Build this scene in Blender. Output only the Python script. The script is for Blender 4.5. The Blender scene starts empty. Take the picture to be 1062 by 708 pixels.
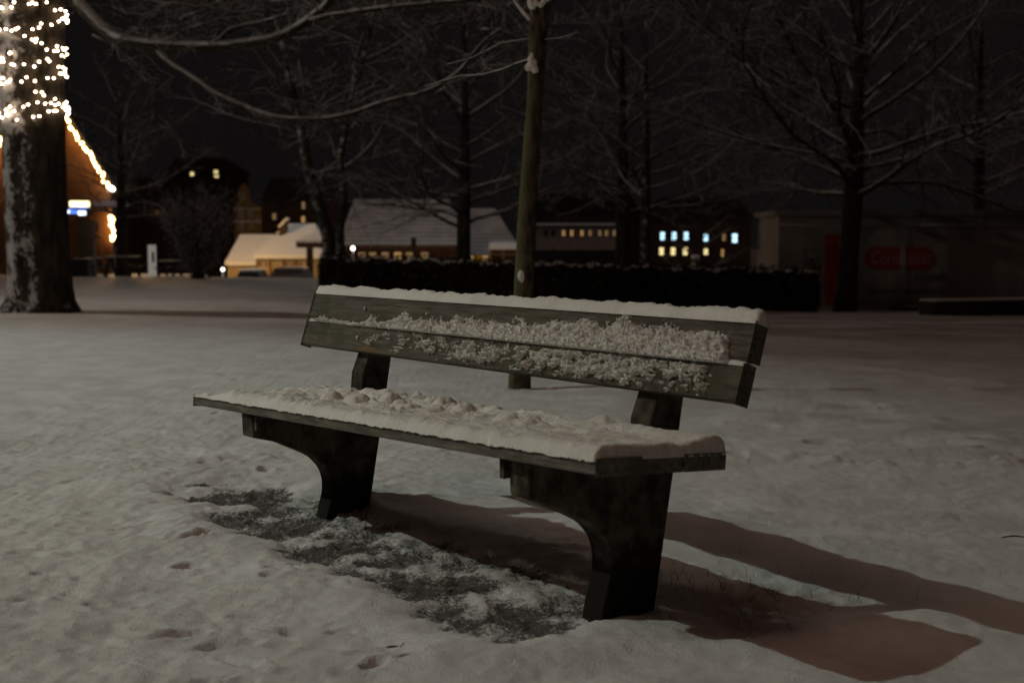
import bpy, math, random
import numpy as np
from mathutils import Vector, Matrix

# ------------------------------------------------------------------ camera, sky, lights
S = bpy.context.scene
COL = S.collection
FPX, CAMH, PITCH = 1350.0, 0.906, 0.0769          # focal length in pixels of the 1062 px wide frame
cam_d = bpy.data.cameras.new('camera'); cam = bpy.data.objects.new('camera', cam_d); COL.objects.link(cam)
cam.location = (0, 0, CAMH); cam.rotation_euler = (math.pi/2 - PITCH, 0, 0)
cam_d.sensor_width = 36; cam_d.lens = 36*FPX/1062; cam_d.clip_start = .05; cam_d.clip_end = 3000
cam_d.dof.use_dof = True; cam_d.dof.focus_distance = 3.9; cam_d.dof.aperture_fstop = 3.8
S.camera = cam
S.view_settings.view_transform = 'Standard'; S.view_settings.look = 'None'
S.view_settings.exposure = 0.0; S.view_settings.gamma = 1.0
try: S.view_settings.use_curve_mapping = False
except Exception: pass
S.cycles.use_denoising = True
S.cycles.sample_clamp_indirect = 4

W = bpy.data.worlds.new('World'); S.world = W; W.use_nodes = True
nt = W.node_tree; nt.nodes.clear()
wo = nt.nodes.new('ShaderNodeOutputWorld'); bg = nt.nodes.new('ShaderNodeBackground')
tc = nt.nodes.new('ShaderNodeTexCoord'); sp = nt.nodes.new('ShaderNodeSeparateXYZ')
rp = nt.nodes.new('ShaderNodeValToRGB')            # low cloud over a town at night: dark at the horizon, reddish overhead
nt.links.new(tc.outputs['Generated'], sp.inputs[0]); nt.links.new(sp.outputs['Z'], rp.inputs[0])
e = rp.color_ramp.elements
e[0].position = 0.0; e[0].color = (.0042, .0037, .0036, 1)
e[1].position = .85; e[1].color = (.026, .0155, .011, 1)
m1 = e.new(.20); m1.color = (.0048, .0041, .0040, 1)
m2 = e.new(.45); m2.color = (.014, .0086, .0070, 1)
nt.links.new(rp.outputs[0], bg.inputs[0]); bg.inputs[1].default_value = 1.0
nt.links.new(bg.outputs[0], wo.inputs[0])

def lamp(name, kind, loc, power, color, radius=.2, target=None, **kw):
    d = bpy.data.lights.new(name, kind); d.energy = power; d.color = color
    d.shadow_soft_size = radius
    for k, v in kw.items(): setattr(d, k, v)
    o = bpy.data.objects.new(name, d); COL.objects.link(o); o.location = loc
    if target is not None:
        o.rotation_euler = (Vector(target)-Vector(loc)).to_track_quat('-Z', 'Y').to_euler()
    return o
# floodlight mast far off to the left: the hard shadows of the bench and of the trees
FL = Vector((-.2, 3.7, .5)) + 120*Vector((-.785, .050, .612))
lamp('floodlight', 'SPOT', FL, 192000, (.87, 1.0, .87), .55, target=(-16.3, 5.4, 0), spot_size=math.radians(13.6), spot_blend=.55)
lamp('fill_lamp', 'POINT', (-12.5, 18.6, 9.5), 950, (1.0, .90, .76), .12)  # unseen lamp added on the left to brighten the big tree's limbs
lamp('fill_lamp', 'POINT', (-5.2, .4, 7.4), 300, (1.0, .58, .42), 1.8)  # broad warm fill added out of view to lift the shadows near the bench
lamp('town_fill_lamp', 'POINT', (-6, 74, 18), 1900, (.95, .97, 1.0), .3)  # unseen lamp added high above the view to light the hall roofs
lamp('town_fill_lamp', 'POINT', (8, 110, 30), 1500, (1.0, .72, .60), .3)  # a second unseen lamp, added above the view over the far houses
lamp('warm_fill_lamp', 'POINT', (-29, 143, 1.0), 90, (1.0, .66, .34), .2)  # unseen lamp added behind the shed roof to warm the ochre house front
lamp('warm_fill_lamp', 'POINT', (-20.0, 66.5, 3.2), 2600, (1.0, .60, .25), .2)  # unseen warm lamp added to light the shed's roof and wall

# ------------------------------------------------------------------ helpers
def tag(o, label=None, cat=None, group=None, kind=None):
    if label: o['label'] = label
    if cat: o['category'] = cat
    if group: o['group'] = group
    if kind: o['kind'] = kind
    return o
def empty(name, loc=(0, 0, 0), rz=0.0, label=None, cat=None, group=None):
    o = bpy.data.objects.new(name, None); COL.objects.link(o)
    o.location = loc; o.rotation_euler = (0, 0, rz); o.empty_display_size = .2
    return tag(o, label, cat, group)
class MB:
    def __init__(s): s.v = []; s.f = []
    def poly(s, pts):
        n = len(s.v); s.v += [tuple(p) for p in pts]; s.f.append(tuple(range(n, n+len(pts))))
    def box(s, a, b, M=None):
        x0, y0, z0 = a; x1, y1, z1 = b
        P = [(x0,y0,z0),(x1,y0,z0),(x1,y1,z0),(x0,y1,z0),(x0,y0,z1),(x1,y0,z1),(x1,y1,z1),(x0,y1,z1)]
        if M is not None: P = [tuple(M @ Vector(p)) for p in P]
        n = len(s.v); s.v += P
        s.f += [tuple(n+i for i in q) for q in ((0,3,2,1),(4,5,6,7),(0,1,5,4),(1,2,6,5),(2,3,7,6),(3,0,4,7))]
    def bar(s, a, b, w, h):                         # square bar from a to b
        a = Vector(a); b = Vector(b); d = (b-a); L = d.length; d.normalize()
        up = Vector((0, 0, 1)) if abs(d.z) < .95 else Vector((0, 1, 0))
        x = d.cross(up).normalized(); z = x.cross(d)
        M = Matrix((( x.x, d.x, z.x, a.x), (x.y, d.y, z.y, a.y), (x.z, d.z, z.z, a.z), (0,0,0,1)))
        s.box((-w/2, 0, -h/2), (w/2, L, h/2), M)
    def prism(s, outline, depth, M=None, ax=1):     # outline in (x,z) extruded along y
        n = len(outline); k = len(s.v)
        P = [(p[0], 0, p[1]) for p in outline]+[(p[0], depth, p[1]) for p in outline]
        if M is not None: P = [tuple(M @ Vector(p)) for p in P]
        s.v += P
        s.f.append(tuple(range(k, k+n))); s.f.append(tuple(reversed(range(k+n, k+2*n))))
        for i in range(n):
            j = (i+1) % n; s.f.append((k+i, k+n+i, k+n+j, k+j))
    def tube(s, pts, rad, sides=6, jit=None):
        pts = [Vector(p) for p in pts]; n = len(pts); k0 = len(s.v)
        d0 = (pts[1]-pts[0]).normalized()
        ref = Vector((0, 0, 1)) if abs(d0.z) < .9 else Vector((1, 0, 0))
        u = d0.cross(ref).normalized()
        for i in range(n):
            d = (pts[min(i+1, n-1)]-pts[max(i-1, 0)])
            if d.length < 1e-9: d = d0
            d.normalize(); u = (u-d*u.dot(d))
            if u.length < 1e-6: u = d.orthogonal()
            u.normalize(); w = d.cross(u)
            for j in range(sides):
                a = 2*math.pi*j/sides; r = rad[i]
                if jit: r *= 1+jit(i, j)
                s.v.append(tuple(pts[i]+u*(r*math.cos(a))+w*(r*math.sin(a))))
        for i in range(n-1):
            for j in range(sides):
                j2 = (j+1) % sides
                s.f.append((k0+i*sides+j, k0+i*sides+j2, k0+(i+1)*sides+j2, k0+(i+1)*sides+j))
        s.f.append(tuple(k0+j for j in reversed(range(sides))))
        s.f.append(tuple(k0+(n-1)*sides+j for j in range(sides)))
    def ball(s, c, r, nu=8, nv=5, sc=(1,1,1)):
        k = len(s.v); c = Vector(c)
        s.v.append(tuple(c+Vector((0,0,r*sc[2]))))
        for i in range(1, nv):
            t = math.pi*i/nv
            for j in range(nu):
                a = 2*math.pi*j/nu
                s.v.append((c.x+r*sc[0]*math.sin(t)*math.cos(a), c.y+r*sc[1]*math.sin(t)*math.sin(a), c.z+r*sc[2]*math.cos(t)))
        s.v.append(tuple(c-Vector((0,0,r*sc[2])))); last = len(s.v)-1
        for j in range(nu):
            j2 = (j+1) % nu
            s.f.append((k, k+1+j, k+1+j2)); s.f.append((last, last-nu+j2, last-nu+j))
            for i in range(nv-2):
                a = k+1+i*nu; s.f.append((a+j, a+nu+j, a+nu+j2, a+j2))
    def build(s, name, mat, parent=None, smooth=False, bevel=0, **t):
        me = bpy.data.meshes.new(name); me.from_pydata(s.v, [], s.f); me.validate(); me.update()
        if smooth:
            me.polygons.foreach_set('use_smooth', [True]*len(me.polygons))
        me.materials.append(mat)
        o = bpy.data.objects.new(name, me); COL.objects.link(o)
        if parent is not None: o.parent = parent
        if bevel:
            m = o.modifiers.new('bevel', 'BEVEL'); m.width = bevel; m.segments = 2; m.limit_method = 'ANGLE'
        if t: tag(o, **t)
        return o
def grid_mesh(name, X, Y, Z, mat, parent=None, keep=None, attrs=None):
    ny, nx = X.shape
    V = np.stack([X, Y, Z], -1).reshape(-1, 3)
    idx = np.arange(nx*ny).reshape(ny, nx)
    F = np.stack([idx[:-1,:-1], idx[:-1,1:], idx[1:,1:], idx[1:,:-1]], -1).reshape(-1, 4)
    if keep is not None:
        F = F[keep.reshape(-1)]
        used = np.unique(F); mp = -np.ones(len(V), int); mp[used] = np.arange(len(used)); V = V[used]; F = mp[F]
        if attrs: attrs = {k: a.reshape(-1)[used] for k, a in attrs.items()}
    me = bpy.data.meshes.new(name)
    me.vertices.add(len(V)); me.vertices.foreach_set('co', V.astype(np.float32).ravel())
    me.loops.add(F.size); me.loops.foreach_set('vertex_index', F.astype(np.int32).ravel())
    me.polygons.add(len(F)); me.polygons.foreach_set('loop_start', np.arange(0, F.size, 4, dtype=np.int32))
    me.polygons.foreach_set('loop_total', np.full(len(F), 4, np.int32))
    me.polygons.foreach_set('use_smooth', np.ones(len(F), bool))
    me.update(); me.validate()
    for k, a in (attrs or {}).items():
        at = me.attributes.new(k, 'FLOAT', 'POINT'); at.data.foreach_set('value', a.astype(np.float32).ravel())
    me.materials.append(mat)
    o = bpy.data.objects.new(name, me); COL.objects.link(o)
    if parent is not None: o.parent = parent
    return o
def perlin(x, y, seed=0):
    xi = np.floor(x).astype(np.int64); yi = np.floor(y).astype(np.int64); xf = x-xi; yf = y-yi
    def g(ix, iy):
        h = (ix*374761393 + iy*668265263 + seed*2147483647 + 12345) & 0xffffffff
        h = ((h ^ (h >> 13))*1274126177) & 0xffffffff; h = h ^ (h >> 16)
        a = (h & 0xffff)/65536.0*2*np.pi
        return np.cos(a), np.sin(a)
    u = xf*xf*xf*(xf*(xf*6-15)+10); v = yf*yf*yf*(yf*(yf*6-15)+10)
    r = []
    for dx, dy in ((0,0),(1,0),(0,1),(1,1)):
        gx, gy = g(xi+dx, yi+dy); r.append(gx*(xf-dx)+gy*(yf-dy))
    return ((r[0]*(1-u)+r[1]*u)*(1-v)+(r[2]*(1-u)+r[3]*u)*v)*1.5
def fbm(x, y, oct=4, seed=0, gain=.5):
    s = 0; a = 1; f = 1
    for i in range(oct):
        s = s+a*perlin(x*f+17.3*i, y*f-9.1*i, seed+i); a *= gain; f *= 2.03
    return s
def sstep(a, b, x):
    t = np.clip((x-a)/(b-a), 0, 1); return t*t*(3-2*t)
def terrain(x, y):
    x = np.asarray(x, float); y = np.asarray(y, float)
    s = np.clip(.024+.0018*x, .0115, .036)
    g = np.where(y < 8, 0, np.where(y < 12, (y-8)**2/8, y-10))
    z = -s*np.minimum(g, 75)
    crest = 48+10*(1-sstep(-14, -11, x))            # the park ends in a bank above the street
    z = z-2.4*sstep(crest, crest+5, y)*(1-.25*sstep(-12, -20, x))
    return z-1.6*sstep(70, 92, y)
def ground(x, y): return float(terrain(x, y))
CP, SP = math.cos(PITCH), math.sin(PITCH)
def ray(u, v):
    a = (u-531)/FPX; b = (v-354)/FPX
    return Vector((a, CP-b*SP, -b*CP-SP))
def at(u, v, Y):                                    # the point seen at photo pixel (u, v), Y metres away
    d = ray(u, v); t = Y/d.y; return Vector((0, 0, CAMH))+d*t
def gx(u, Y): return (u-531)/FPX*Y*1.003

# ------------------------------------------------------------------ materials
def mat(name, color=(.5,.5,.5), rough=.7, spec=.3, metal=0.0, emit=None, es=0):
    m = bpy.data.materials.new(name); m.use_nodes = True
    b = m.node_tree.nodes['Principled BSDF']
    b.inputs['Base Color'].default_value = (*color, 1); b.inputs['Roughness'].default_value = rough
    b.inputs['Metallic'].default_value = metal; b.inputs['Specular IOR Level'].default_value = spec
    if emit: b.inputs['Emission Color'].default_value = (*emit, 1); b.inputs['Emission Strength'].default_value = es
    return m
class NT:
    def __init__(s, m): s.t = m.node_tree; s.b = s.t.nodes['Principled BSDF']
    def n(s, typ, **kw):
        x = s.t.nodes.new(typ)
        for k, v in kw.items(): setattr(x, k, v)
        return x
    def link(s, a, b): s.t.links.new(a, b)
    def coord(s, scale=(1,1,1), kind='Object'):
        c = s.n('ShaderNodeTexCoord'); m = s.n('ShaderNodeMapping'); m.inputs['Scale'].default_value = scale
        s.link(c.outputs[kind], m.inputs[0]); return m.outputs[0]
    def noise(s, vec, scale, detail=4, rough=.55):
        x = s.n('ShaderNodeTexNoise'); x.inputs['Scale'].default_value = scale; x.inputs['Detail'].default_value = detail
        x.inputs['Roughness'].default_value = rough; s.link(vec, x.inputs['Vector']); return x.outputs['Fac']
    def ramp(s, v, stops):
        r = s.n('ShaderNodeValToRGB'); el = r.color_ramp.elements
        el[0].position, el[0].color = stops[0][0], (*stops[0][1], 1)
        el[1].position, el[1].color = stops[-1][0], (*stops[-1][1], 1)
        for p, c in stops[1:-1]:
            x = el.new(p); x.color = (*c, 1)
        s.link(v, r.inputs[0]); return r.outputs[0]
    def rng(s, v, a, b, lo=0., hi=1.):
        r = s.n('ShaderNodeMapRange', interpolation_type='SMOOTHSTEP')
        for i, q in zip((1, 2, 3, 4), (a, b, lo, hi)): r.inputs[i].default_value = q
        s.link(v, r.inputs[0]); return r.outputs[0]
    def math(s, op, a, b):
        x = s.n('ShaderNodeMath', operation=op)
        for i, q in enumerate((a, b)):
            if isinstance(q, (int, float)): x.inputs[i].default_value = q
            else: s.link(q, x.inputs[i])
        return x.outputs[0]
    def mix(s, f, a, b):
        x = s.n('ShaderNodeMix', data_type='RGBA')
        for sock, q in ((x.inputs[0], f), (x.inputs[6], a), (x.inputs[7], b)):
            if isinstance(q, tuple): sock.default_value = (*q, 1)
            elif isinstance(q, (int, float)): sock.default_value = q
            else: s.link(q, sock)
        return x.outputs[2]
    def base(s, c): s.link(c, s.b.inputs['Base Color'])
    def bump(s, h, strength=.4, dist=.01):
        x = s.n('ShaderNodeBump'); x.inputs['Strength'].default_value = strength; x.inputs['Distance'].default_value = dist
        s.link(h, x.inputs['Height']); s.link(x.outputs[0], s.b.inputs['Normal'])
    def nz(s):
        g = s.n('ShaderNodeNewGeometry'); p = s.n('ShaderNodeSeparateXYZ'); s.link(g.outputs['Normal'], p.inputs[0]); return p.outputs
SNOWC = (.78, .79, .80)
def snow_mat(name, bump=.8, dist=.007, sc=150):
    m = mat(name, SNOWC, .75, .2); n = NT(m); v = n.coord()
    a = n.noise(v, sc, 6, .65); n.base(n.mix(n.rng(n.noise(v, 7, 4), .35, .65), (.78, .76, .71), (.86, .85, .82)))
    n.bump(a, bump, dist); return m
M_SNOW = snow_mat('snow')
M_SNOWFAR = snow_mat('roof_snow', .2, .02, 6)
def ground_mat():
    m = mat('snowy_ground', SNOWC, .8, .15); n = NT(m); v = n.coord()
    ab = n.n('ShaderNodeAttribute', attribute_name='bare').outputs['Fac']
    at_ = n.n('ShaderNodeAttribute', attribute_name='thin').outputs['Fac']
    n1 = n.noise(v, 26, 6, .65); n2 = n.noise(v, 3.2, 5, .6); n3 = n.noise(v, 160, 4, .7)
    snow = n.mix(n.rng(n2, .35, .68), (.70, .69, .68), (.82, .82, .82))
    dirty = n.mix(n.rng(n.math('ADD', n.math('MULTIPLY', at_, .75), n.math('MULTIPLY', n1, .5)), .45, 1.05), snow, (.42, .33, .23))
    soil = n.mix(n.rng(n3, .35, .65), (.016, .016, .012), (.065, .060, .046))
    nf = n.noise(v, 95, 7, .75); nb = n.noise(v, 17, 4, .6)
    g2 = n.math('ADD', n.math('MULTIPLY', n.math('SUBTRACT', nf, .5), 1.5), n.math('MULTIPLY', n.math('SUBTRACT', nb, .5), .8))
    fac = n.rng(n.math('ADD', ab, g2), .36, .78, 0, .90)
    spk = n.noise(n.coord((.55, 1.5, 1)), 26, 5, .68)
    dirty = n.mix(n.rng(n.math('ADD', spk, n.math('MULTIPLY', at_, .10)), .68, .78, 0, .55), dirty, (.30, .22, .15))
    n.base(n.mix(fac, dirty, soil))
    n.bump(n.math('ADD', n.math('MULTIPLY', n3, .45), n.math('MULTIPLY', nf, .65)), .75, .014)
    return m
M_GROUND = ground_mat()
def wood_mat(name, a, b, moss=None, ochre=None):
    m = mat(name, a, .75, .25); n = NT(m); v = n.coord((1.2, 14, 14))
    g = n.noise(v, 5, 8, .7); v2 = n.coord(); k = n.noise(v2, 6, 5)
    c = n.mix(n.rng(g, .3, .7), a, b)
    if moss: c = n.mix(n.rng(k, .48, .7), c, moss)
    fr = n.noise(n.coord((3, 9, 9)), 14, 6, .75)
    c = n.mix(n.rng(fr, .55, .78, 0, .55), c, (.45, .47, .46))   # frost in the grain
    if ochre:
        for (cx, cy, cz, rx, rz) in ochre:                         # scraped bare wood
            s = n.n('ShaderNodeSeparateXYZ'); n.link(v2, s.inputs[0])
            dx = n.math('DIVIDE', n.math('SUBTRACT', s.outputs[0], cx), rx); dz = n.math('DIVIDE', n.math('SUBTRACT', s.outputs[2], cz), rz)
            d = n.math('ADD', n.math('ADD', n.math('MULTIPLY', dx, dx), n.math('MULTIPLY', dz, dz)), n.math('MULTIPLY', n.math('SUBTRACT', g, .5), 1.6))
            c = n.mix(n.rng(d, .6, 1.1, 1, 0), c, (.17, .105, .035))
    n.base(c); n.bump(n.math('ADD', g, n.math('MULTIPLY', fr, .5)), .9, .006); return m
M_PLANK = wood_mat('weathered_plank', (.050, .043, .032), (.165, .143, .112), (.072, .070, .042),
                   [(-.60, 0, .552, .065, .009), (-.92, 0, .55, .02, .006)])
M_SEATW = wood_mat('seat_plank', (.068, .060, .047), (.225, .200, .165), (.100, .096, .066))
def simple(name, a, b, scale=8, rough=.8, bump=.4, dist=.01, stretch=(1,1,1), spec=.25):
    m = mat(name, a, rough, spec); n = NT(m); v = n.coord(stretch); k = n.noise(v, scale, 6, .62)
    n.base(n.mix(n.rng(k, .35, .66), a, b)); n.bump(k, bump, dist); return m
def concrete():
    m = mat('mossy_concrete', (.05, .045, .035), .9, .2); n = NT(m); v = n.coord(); k = n.noise(v, 16, 6, .62); k2 = n.noise(n.coord((1, 1, .25)), 30, 5, .6)
    c = n.mix(n.rng(k, .35, .66), (.030, .026, .019), (.115, .100, .072)); c = n.mix(n.rng(k2, .58, .72, 0, .6), c, (.18, .16, .125))
    z = n.n('ShaderNodeSeparateXYZ'); n.link(v, z.inputs[0])                  # soil tone towards the ground, put in to darken the lamplit feet
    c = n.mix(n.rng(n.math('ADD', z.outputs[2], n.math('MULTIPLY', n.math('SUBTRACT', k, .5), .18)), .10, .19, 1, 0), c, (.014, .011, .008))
    n.base(c); n.bump(n.math('ADD', k, k2), .7, .006); return m
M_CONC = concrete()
def bark_mat(name, a, b, snow=(.35, .75), amt=1.0, side=None, scale=10, moss=None):
    m = mat(name, a, .9, .15); n = NT(m); v = n.coord((1, 1, .35)); k = n.noise(v, scale, 6, .65)
    c = n.mix(n.rng(k, .35, .65), a, b); o = n.nz()
    if moss:
        c = n.mix(n.rng(n.math('ADD', n.math('MULTIPLY', o[0], moss[1]), n.math('MULTIPLY', n.noise(n.coord(), 3, 4), 1.2)), .5, 1.1), c, moss[0])
    f = n.rng(n.math('ADD', o[2], n.math('MULTIPLY', n.math('SUBTRACT', n.noise(n.coord(), 5, 5), .5), .9)), snow[0], snow[1], 0, amt)
    if side:                                                       # snow blown against one side of the trunk
        d = n.math('ADD', n.math('MULTIPLY', o[0], side[0]), n.math('MULTIPLY', o[1], side[1]))
        kk = n.math('ADD', n.math('MULTIPLY', n.noise(n.coord((1, 1, .7)), side[2], 5, .6), .5), n.math('MULTIPLY', n.noise(n.coord((1, 1, .7)), side[2]*3.6, 5, .7), .5))
        f2 = n.rng(n.math('ADD', n.math('MULTIPLY', d, side[3]), kk), side[4], side[4]+.07, 0, .66)
        f = n.math('MAXIMUM', f, f2)
    n.base(n.mix(f, c, (.76, .77, .78))); n.bump(k, .8, .02); return m
M_BARK = bark_mat('winter_bark', (.022, .018, .013), (.05, .042, .032))
M_TWIG = bark_mat('snowy_twigs', (.024, .021, .017), (.045, .040, .032), (.0, .5), .9)
M_BIGBARK = bark_mat('rough_bark', (.030, .026, .019), (.085, .070, .050), side=(-.60, -.75, 6.0, .30, .735), scale=9)
M_LIMB = bark_mat('snow_laden_limb', (.030, .026, .016), (.055, .048, .030), (-.10, .20), 1.0)
M_MOSSBARK = bark_mat('mossy_bark', (.022, .018, .012), (.110, .088, .058), (.55, .9), .8, scale=30, moss=((.12, .115, .055), -.40))
M_MOSSTRUNK = bark_mat('flecked_bark', (.024, .021, .016), (.06, .052, .042), side=(-.3, -.6, 7, .25, .68))
M_HEDGE = bark_mat('hedge_leaves', (.012, .012, .008), (.042, .036, .024), (.72, 1.0), .45, scale=4)

# ------------------------------------------------------------------ ground
BX, BY, BYAW = -.4479, 3.5307, -.9331               # the bench stands here
cb, sb = math.cos(BYAW), math.sin(BYAW)
def axis(lo, hi, d, far_lo, far_hi, grow=1.035):
    a = list(np.arange(lo, hi, d)); s = d; x = a[-1]
    while x < far_hi: s *= grow; x += s; a.append(x)
    s = d; x = a[0]; b = []
    while x > far_lo: s *= grow; x -= s; b.append(x)
    return np.array(b[::-1]+a)
def build_ground():
    xs = axis(-2.2, 2.3, .0105, -900, 900, 1.03); ys = axis(1.9, 5.6, .0105, -200, 1200, 1.022)
    X, Y = np.meshgrid(xs, ys)
    Z = terrain(X, Y)
    near = np.exp(-np.maximum(Y-6, 0)/14)*np.exp(-np.maximum(np.abs(X)-5, 0)/10)
    H = .018*fbm(X*.9, Y*.9, 3, 3)+.0075*fbm(X*3.1, Y*3.1, 4, 11)
    # trampled snow: rough on the left, streaky on the right
    left = sstep(.6, -1.0, X-.15*(Y-4)); 
    fade = np.exp(-np.maximum(Y-4, 0)/6)
    H += left*fade*(.0065*fbm(X*7, Y*7, 4, 21, .6)+.006*np.abs(fbm(X*4.3, Y*4.3, 3, 25))+.006*np.abs(fbm(X*15, Y*15, 4, 27, .65)))
    H += .0032*fbm(X*24, Y*24, 3, 29, .6)
    a, b = X*.97+Y*.12, Y*.97-X*.12
    H += (1-left)*.020*fbm(a*.5, b*3.2, 4, 31)
    H += (1-left)*.055*np.maximum(fbm(a*.8+3, b*4.2, 3, 37)-.25, 0)*sstep(5, 7, Y)
    thin = np.clip(.40*left*(fbm(X*2.2, Y*2.2, 4, 41)+.05), 0, 1)*np.exp(-np.maximum(Y-3.5, 0)/2.2)
    rnd = random.Random(5)
    prints = [(-1.19, 5.28, .15, .06, .5), (-1.02, 5.05, .12, .06, .5)]
    for i in range(190):
        py = 2.3+9*rnd.random()**1.6; px = rnd.uniform(-.52*py-.3, -.05*py+.1)
        prints.append((px, py, rnd.uniform(.03, .085), rnd.uniform(.012, .030), rnd.uniform(-.7, .9)))
    for i in range(26):
        py = rnd.uniform(5, 14); px = rnd.uniform(.1*py, .5*py)
        prints.append((px, py, rnd.uniform(.10, .16), rnd.uniform(.04, .06), rnd.uniform(-.6, .4)))
    for px, py, ra, rb, an in prints:
        c, s = math.cos(an), math.sin(an); i0, i1 = np.searchsorted(ys, (py-.4, py+.4)); j0, j1 = np.searchsorted(xs, (px-.4, px+.4))
        if i1 <= i0 or j1 <= j0: continue
        dx, dy = X[i0:i1, j0:j1]-px, Y[i0:i1, j0:j1]-py
        wob = 1+.35*fbm(dx*12+px*7, dy*12, 2, 9)
        r = np.sqrt(((dx*c+dy*s)/ra)**2+((-dx*s+dy*c)/rb)**2)*wob
        dep = rnd.uniform(.007, .018)
        H[i0:i1, j0:j1] += -dep*(1-sstep(.55, 1.05, r))+.35*dep*np.exp(-((r-1.25)/.25)**2)
        thin[i0:i1, j0:j1] = np.maximum(thin[i0:i1, j0:j1], rnd.uniform(.1, .7)*(1-sstep(.5, 1.1, r)))
    # ridge pushed up along an old track on the right
    tr = Y-(5.35-.27*(X-.9))
    H += .040*np.exp(-(tr/.07)**2)*sstep(.3, .9, X)*(.6+.9*np.clip(fbm(X*5, Y*5, 3, 51), -.4, 1))
    for (u0, v0, u1, v1, hh) in ((800, 384, 885, 390, .03), (870, 376, 1005, 397, .035), (850, 400, 905, 405, .03), (880, 415, 945, 426, .035), (900, 428, 1000, 443, .035), (960, 402, 1062, 412, .03),
                                 (985, 458, 1100, 472, .022), (800, 420, 880, 428, .02), (925, 362, 1000, 372, .03), (720, 448, 800, 456, .02), (640, 470, 700, 476, .02)):
        pa, pb = [ray(u_, v_)*(CAMH/-ray(u_, v_).z) for u_, v_ in ((u0, v0), (u1, v1))]
        dx, dy = pb.x-pa.x, pb.y-pa.y; Ls = math.hypot(dx, dy); dx /= Ls; dy /= Ls
        al = (X-pa.x)*dx+(Y-pa.y)*dy; pe = -(X-pa.x)*dy+(Y-pa.y)*dx
        wd = .05+.006*pa.y; m_ = np.exp(-(pe/wd)**2)*sstep(-.1, .2, al)*(1-sstep(Ls-.2, Ls+.1, al)); sel = m_ > .01
        H[sel] += (hh*1.1*m_*(.6+.6*np.clip(fbm(X*6, Y*6, 2, 55), -.4, .5)))[sel] if sel.any() else 0
    # worn hollow in front of and under the bench
    bxx = cb*(X-BX)+sb*(Y-BY); byy = -sb*(X-BX)+cb*(Y-BY)
    w1 = fbm(bxx*5.5, byy*5.5, 4, 61)*.055
    d = np.maximum(np.abs(bxx+.14)-.86, 0)**2+np.maximum(np.abs(byy-.20)-.20, 0)**2
    d = np.sqrt(d)+w1
    d2 = np.sqrt(((bxx+1.14)/.40)**2+((byy-.25)/.21)**2)*.16-.10+w1
    dd = np.minimum(d, d2)
    bare = 1-sstep(-.02, .09, dd)
    H = H*(1-.6*bare) - .022*bare + bare*(.010*np.maximum(fbm(bxx*22, byy*22, 4, 71, .6), -.3)+.007*fbm(bxx*60, byy*60, 2, 75))
    H += .012*np.exp(-((dd-.17)/.09)**2)
    under = sstep(.18, .33, byy)*(1-sstep(.55, .75, byy))*(1-sstep(.95, 1.2, np.abs(bxx)))
    bare = bare*(.80-.18*under)
    # a little thin, grassy snow behind the bench's right foot
    tuft = np.exp(-(((bxx-.85)/.28)**2+((byy-.75)/.22)**2))
    thin = np.maximum(thin, .75*tuft); H += tuft*.012*fbm(bxx*20, byy*20, 3, 81)
    thin = np.maximum(thin, .55*under)
    # snow banked up round the bench's far foot
    H += .035*np.exp(-(((bxx+.68)/.22)**2+((byy-.42)/.16)**2))
    Z = Z+H*near
    Z += (1-near)*.06*fbm(X*.25, Y*.25, 3, 91)*sstep(9, 20, Y)*(1-sstep(44, 60, Y))
    o = grid_mesh('snowy_ground', X, Y, Z, M_GROUND, attrs={'bare': bare, 'thin': thin})
    tag(o, kind='structure')
build_ground()

# ------------------------------------------------------------------ bench
bench = empty('park_bench', (BX, BY, 0), BYAW, 'dark weathered plank bench on curved concrete feet, covered in fresh snow', 'bench')
L, D, TS, TB = 2.102, .380, .032, .034
ST, DZ = .0609, .0639
def seatp(x, d, h): return (x, d*math.cos(ST)+h*math.sin(ST), .45-d*math.sin(ST)+h-DZ*(L/2-x)/L)
BA, BY0, BZ0 = .3011, .410, .541
def backp(x, s, t): return (x, BY0+s*math.sin(BA)+t*math.cos(BA), BZ0+s*math.cos(BA)-t*math.sin(BA))
def slab(fn, x0, x1, a0, a1, b0, b1, nx=24):
    mb = MB(); k = 0
    xs = [x0+(x1-x0)*i/nx for i in range(nx+1)]
    for x in xs: mb.v += [fn(x, a0, b0), fn(x, a1, b0), fn(x, a1, b1), fn(x, a0, b1)]
    for i in range(nx):
        for j in range(4):
            j2 = (j+1) % 4; mb.f.append((4*i+j, 4*i+4+j, 4*i+4+j2, 4*i+j2))
    mb.f.append((3, 2, 1, 0)); n = 4*nx; mb.f.append((n, n+1, n+2, n+3)); return mb
pw = (D-.010)/3
for i in range(3):
    a0 = i*(pw+.005); x1 = L/2-(0, .006, .002)[i]
    slab(seatp, -L/2, x1, a0, a0+pw, -TS, 0).build('seat_plank', M_SEATW, bench, bevel=.004)
PH, GAP = .0872, .0134
slab(backp, -L/2-.008, L/2+.002, 0, PH, 0, TB).build('back_plank', M_PLANK, bench, bevel=.005)
slab(backp, -L/2-.006, L/2+.010, PH+GAP, 2*PH+GAP, 0, TB).build('back_plank', M_PLANK, bench, bevel=.005)
M_FROST = mat('frosted_steel', (.35, .36, .37), .5, .5, .6)
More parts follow.
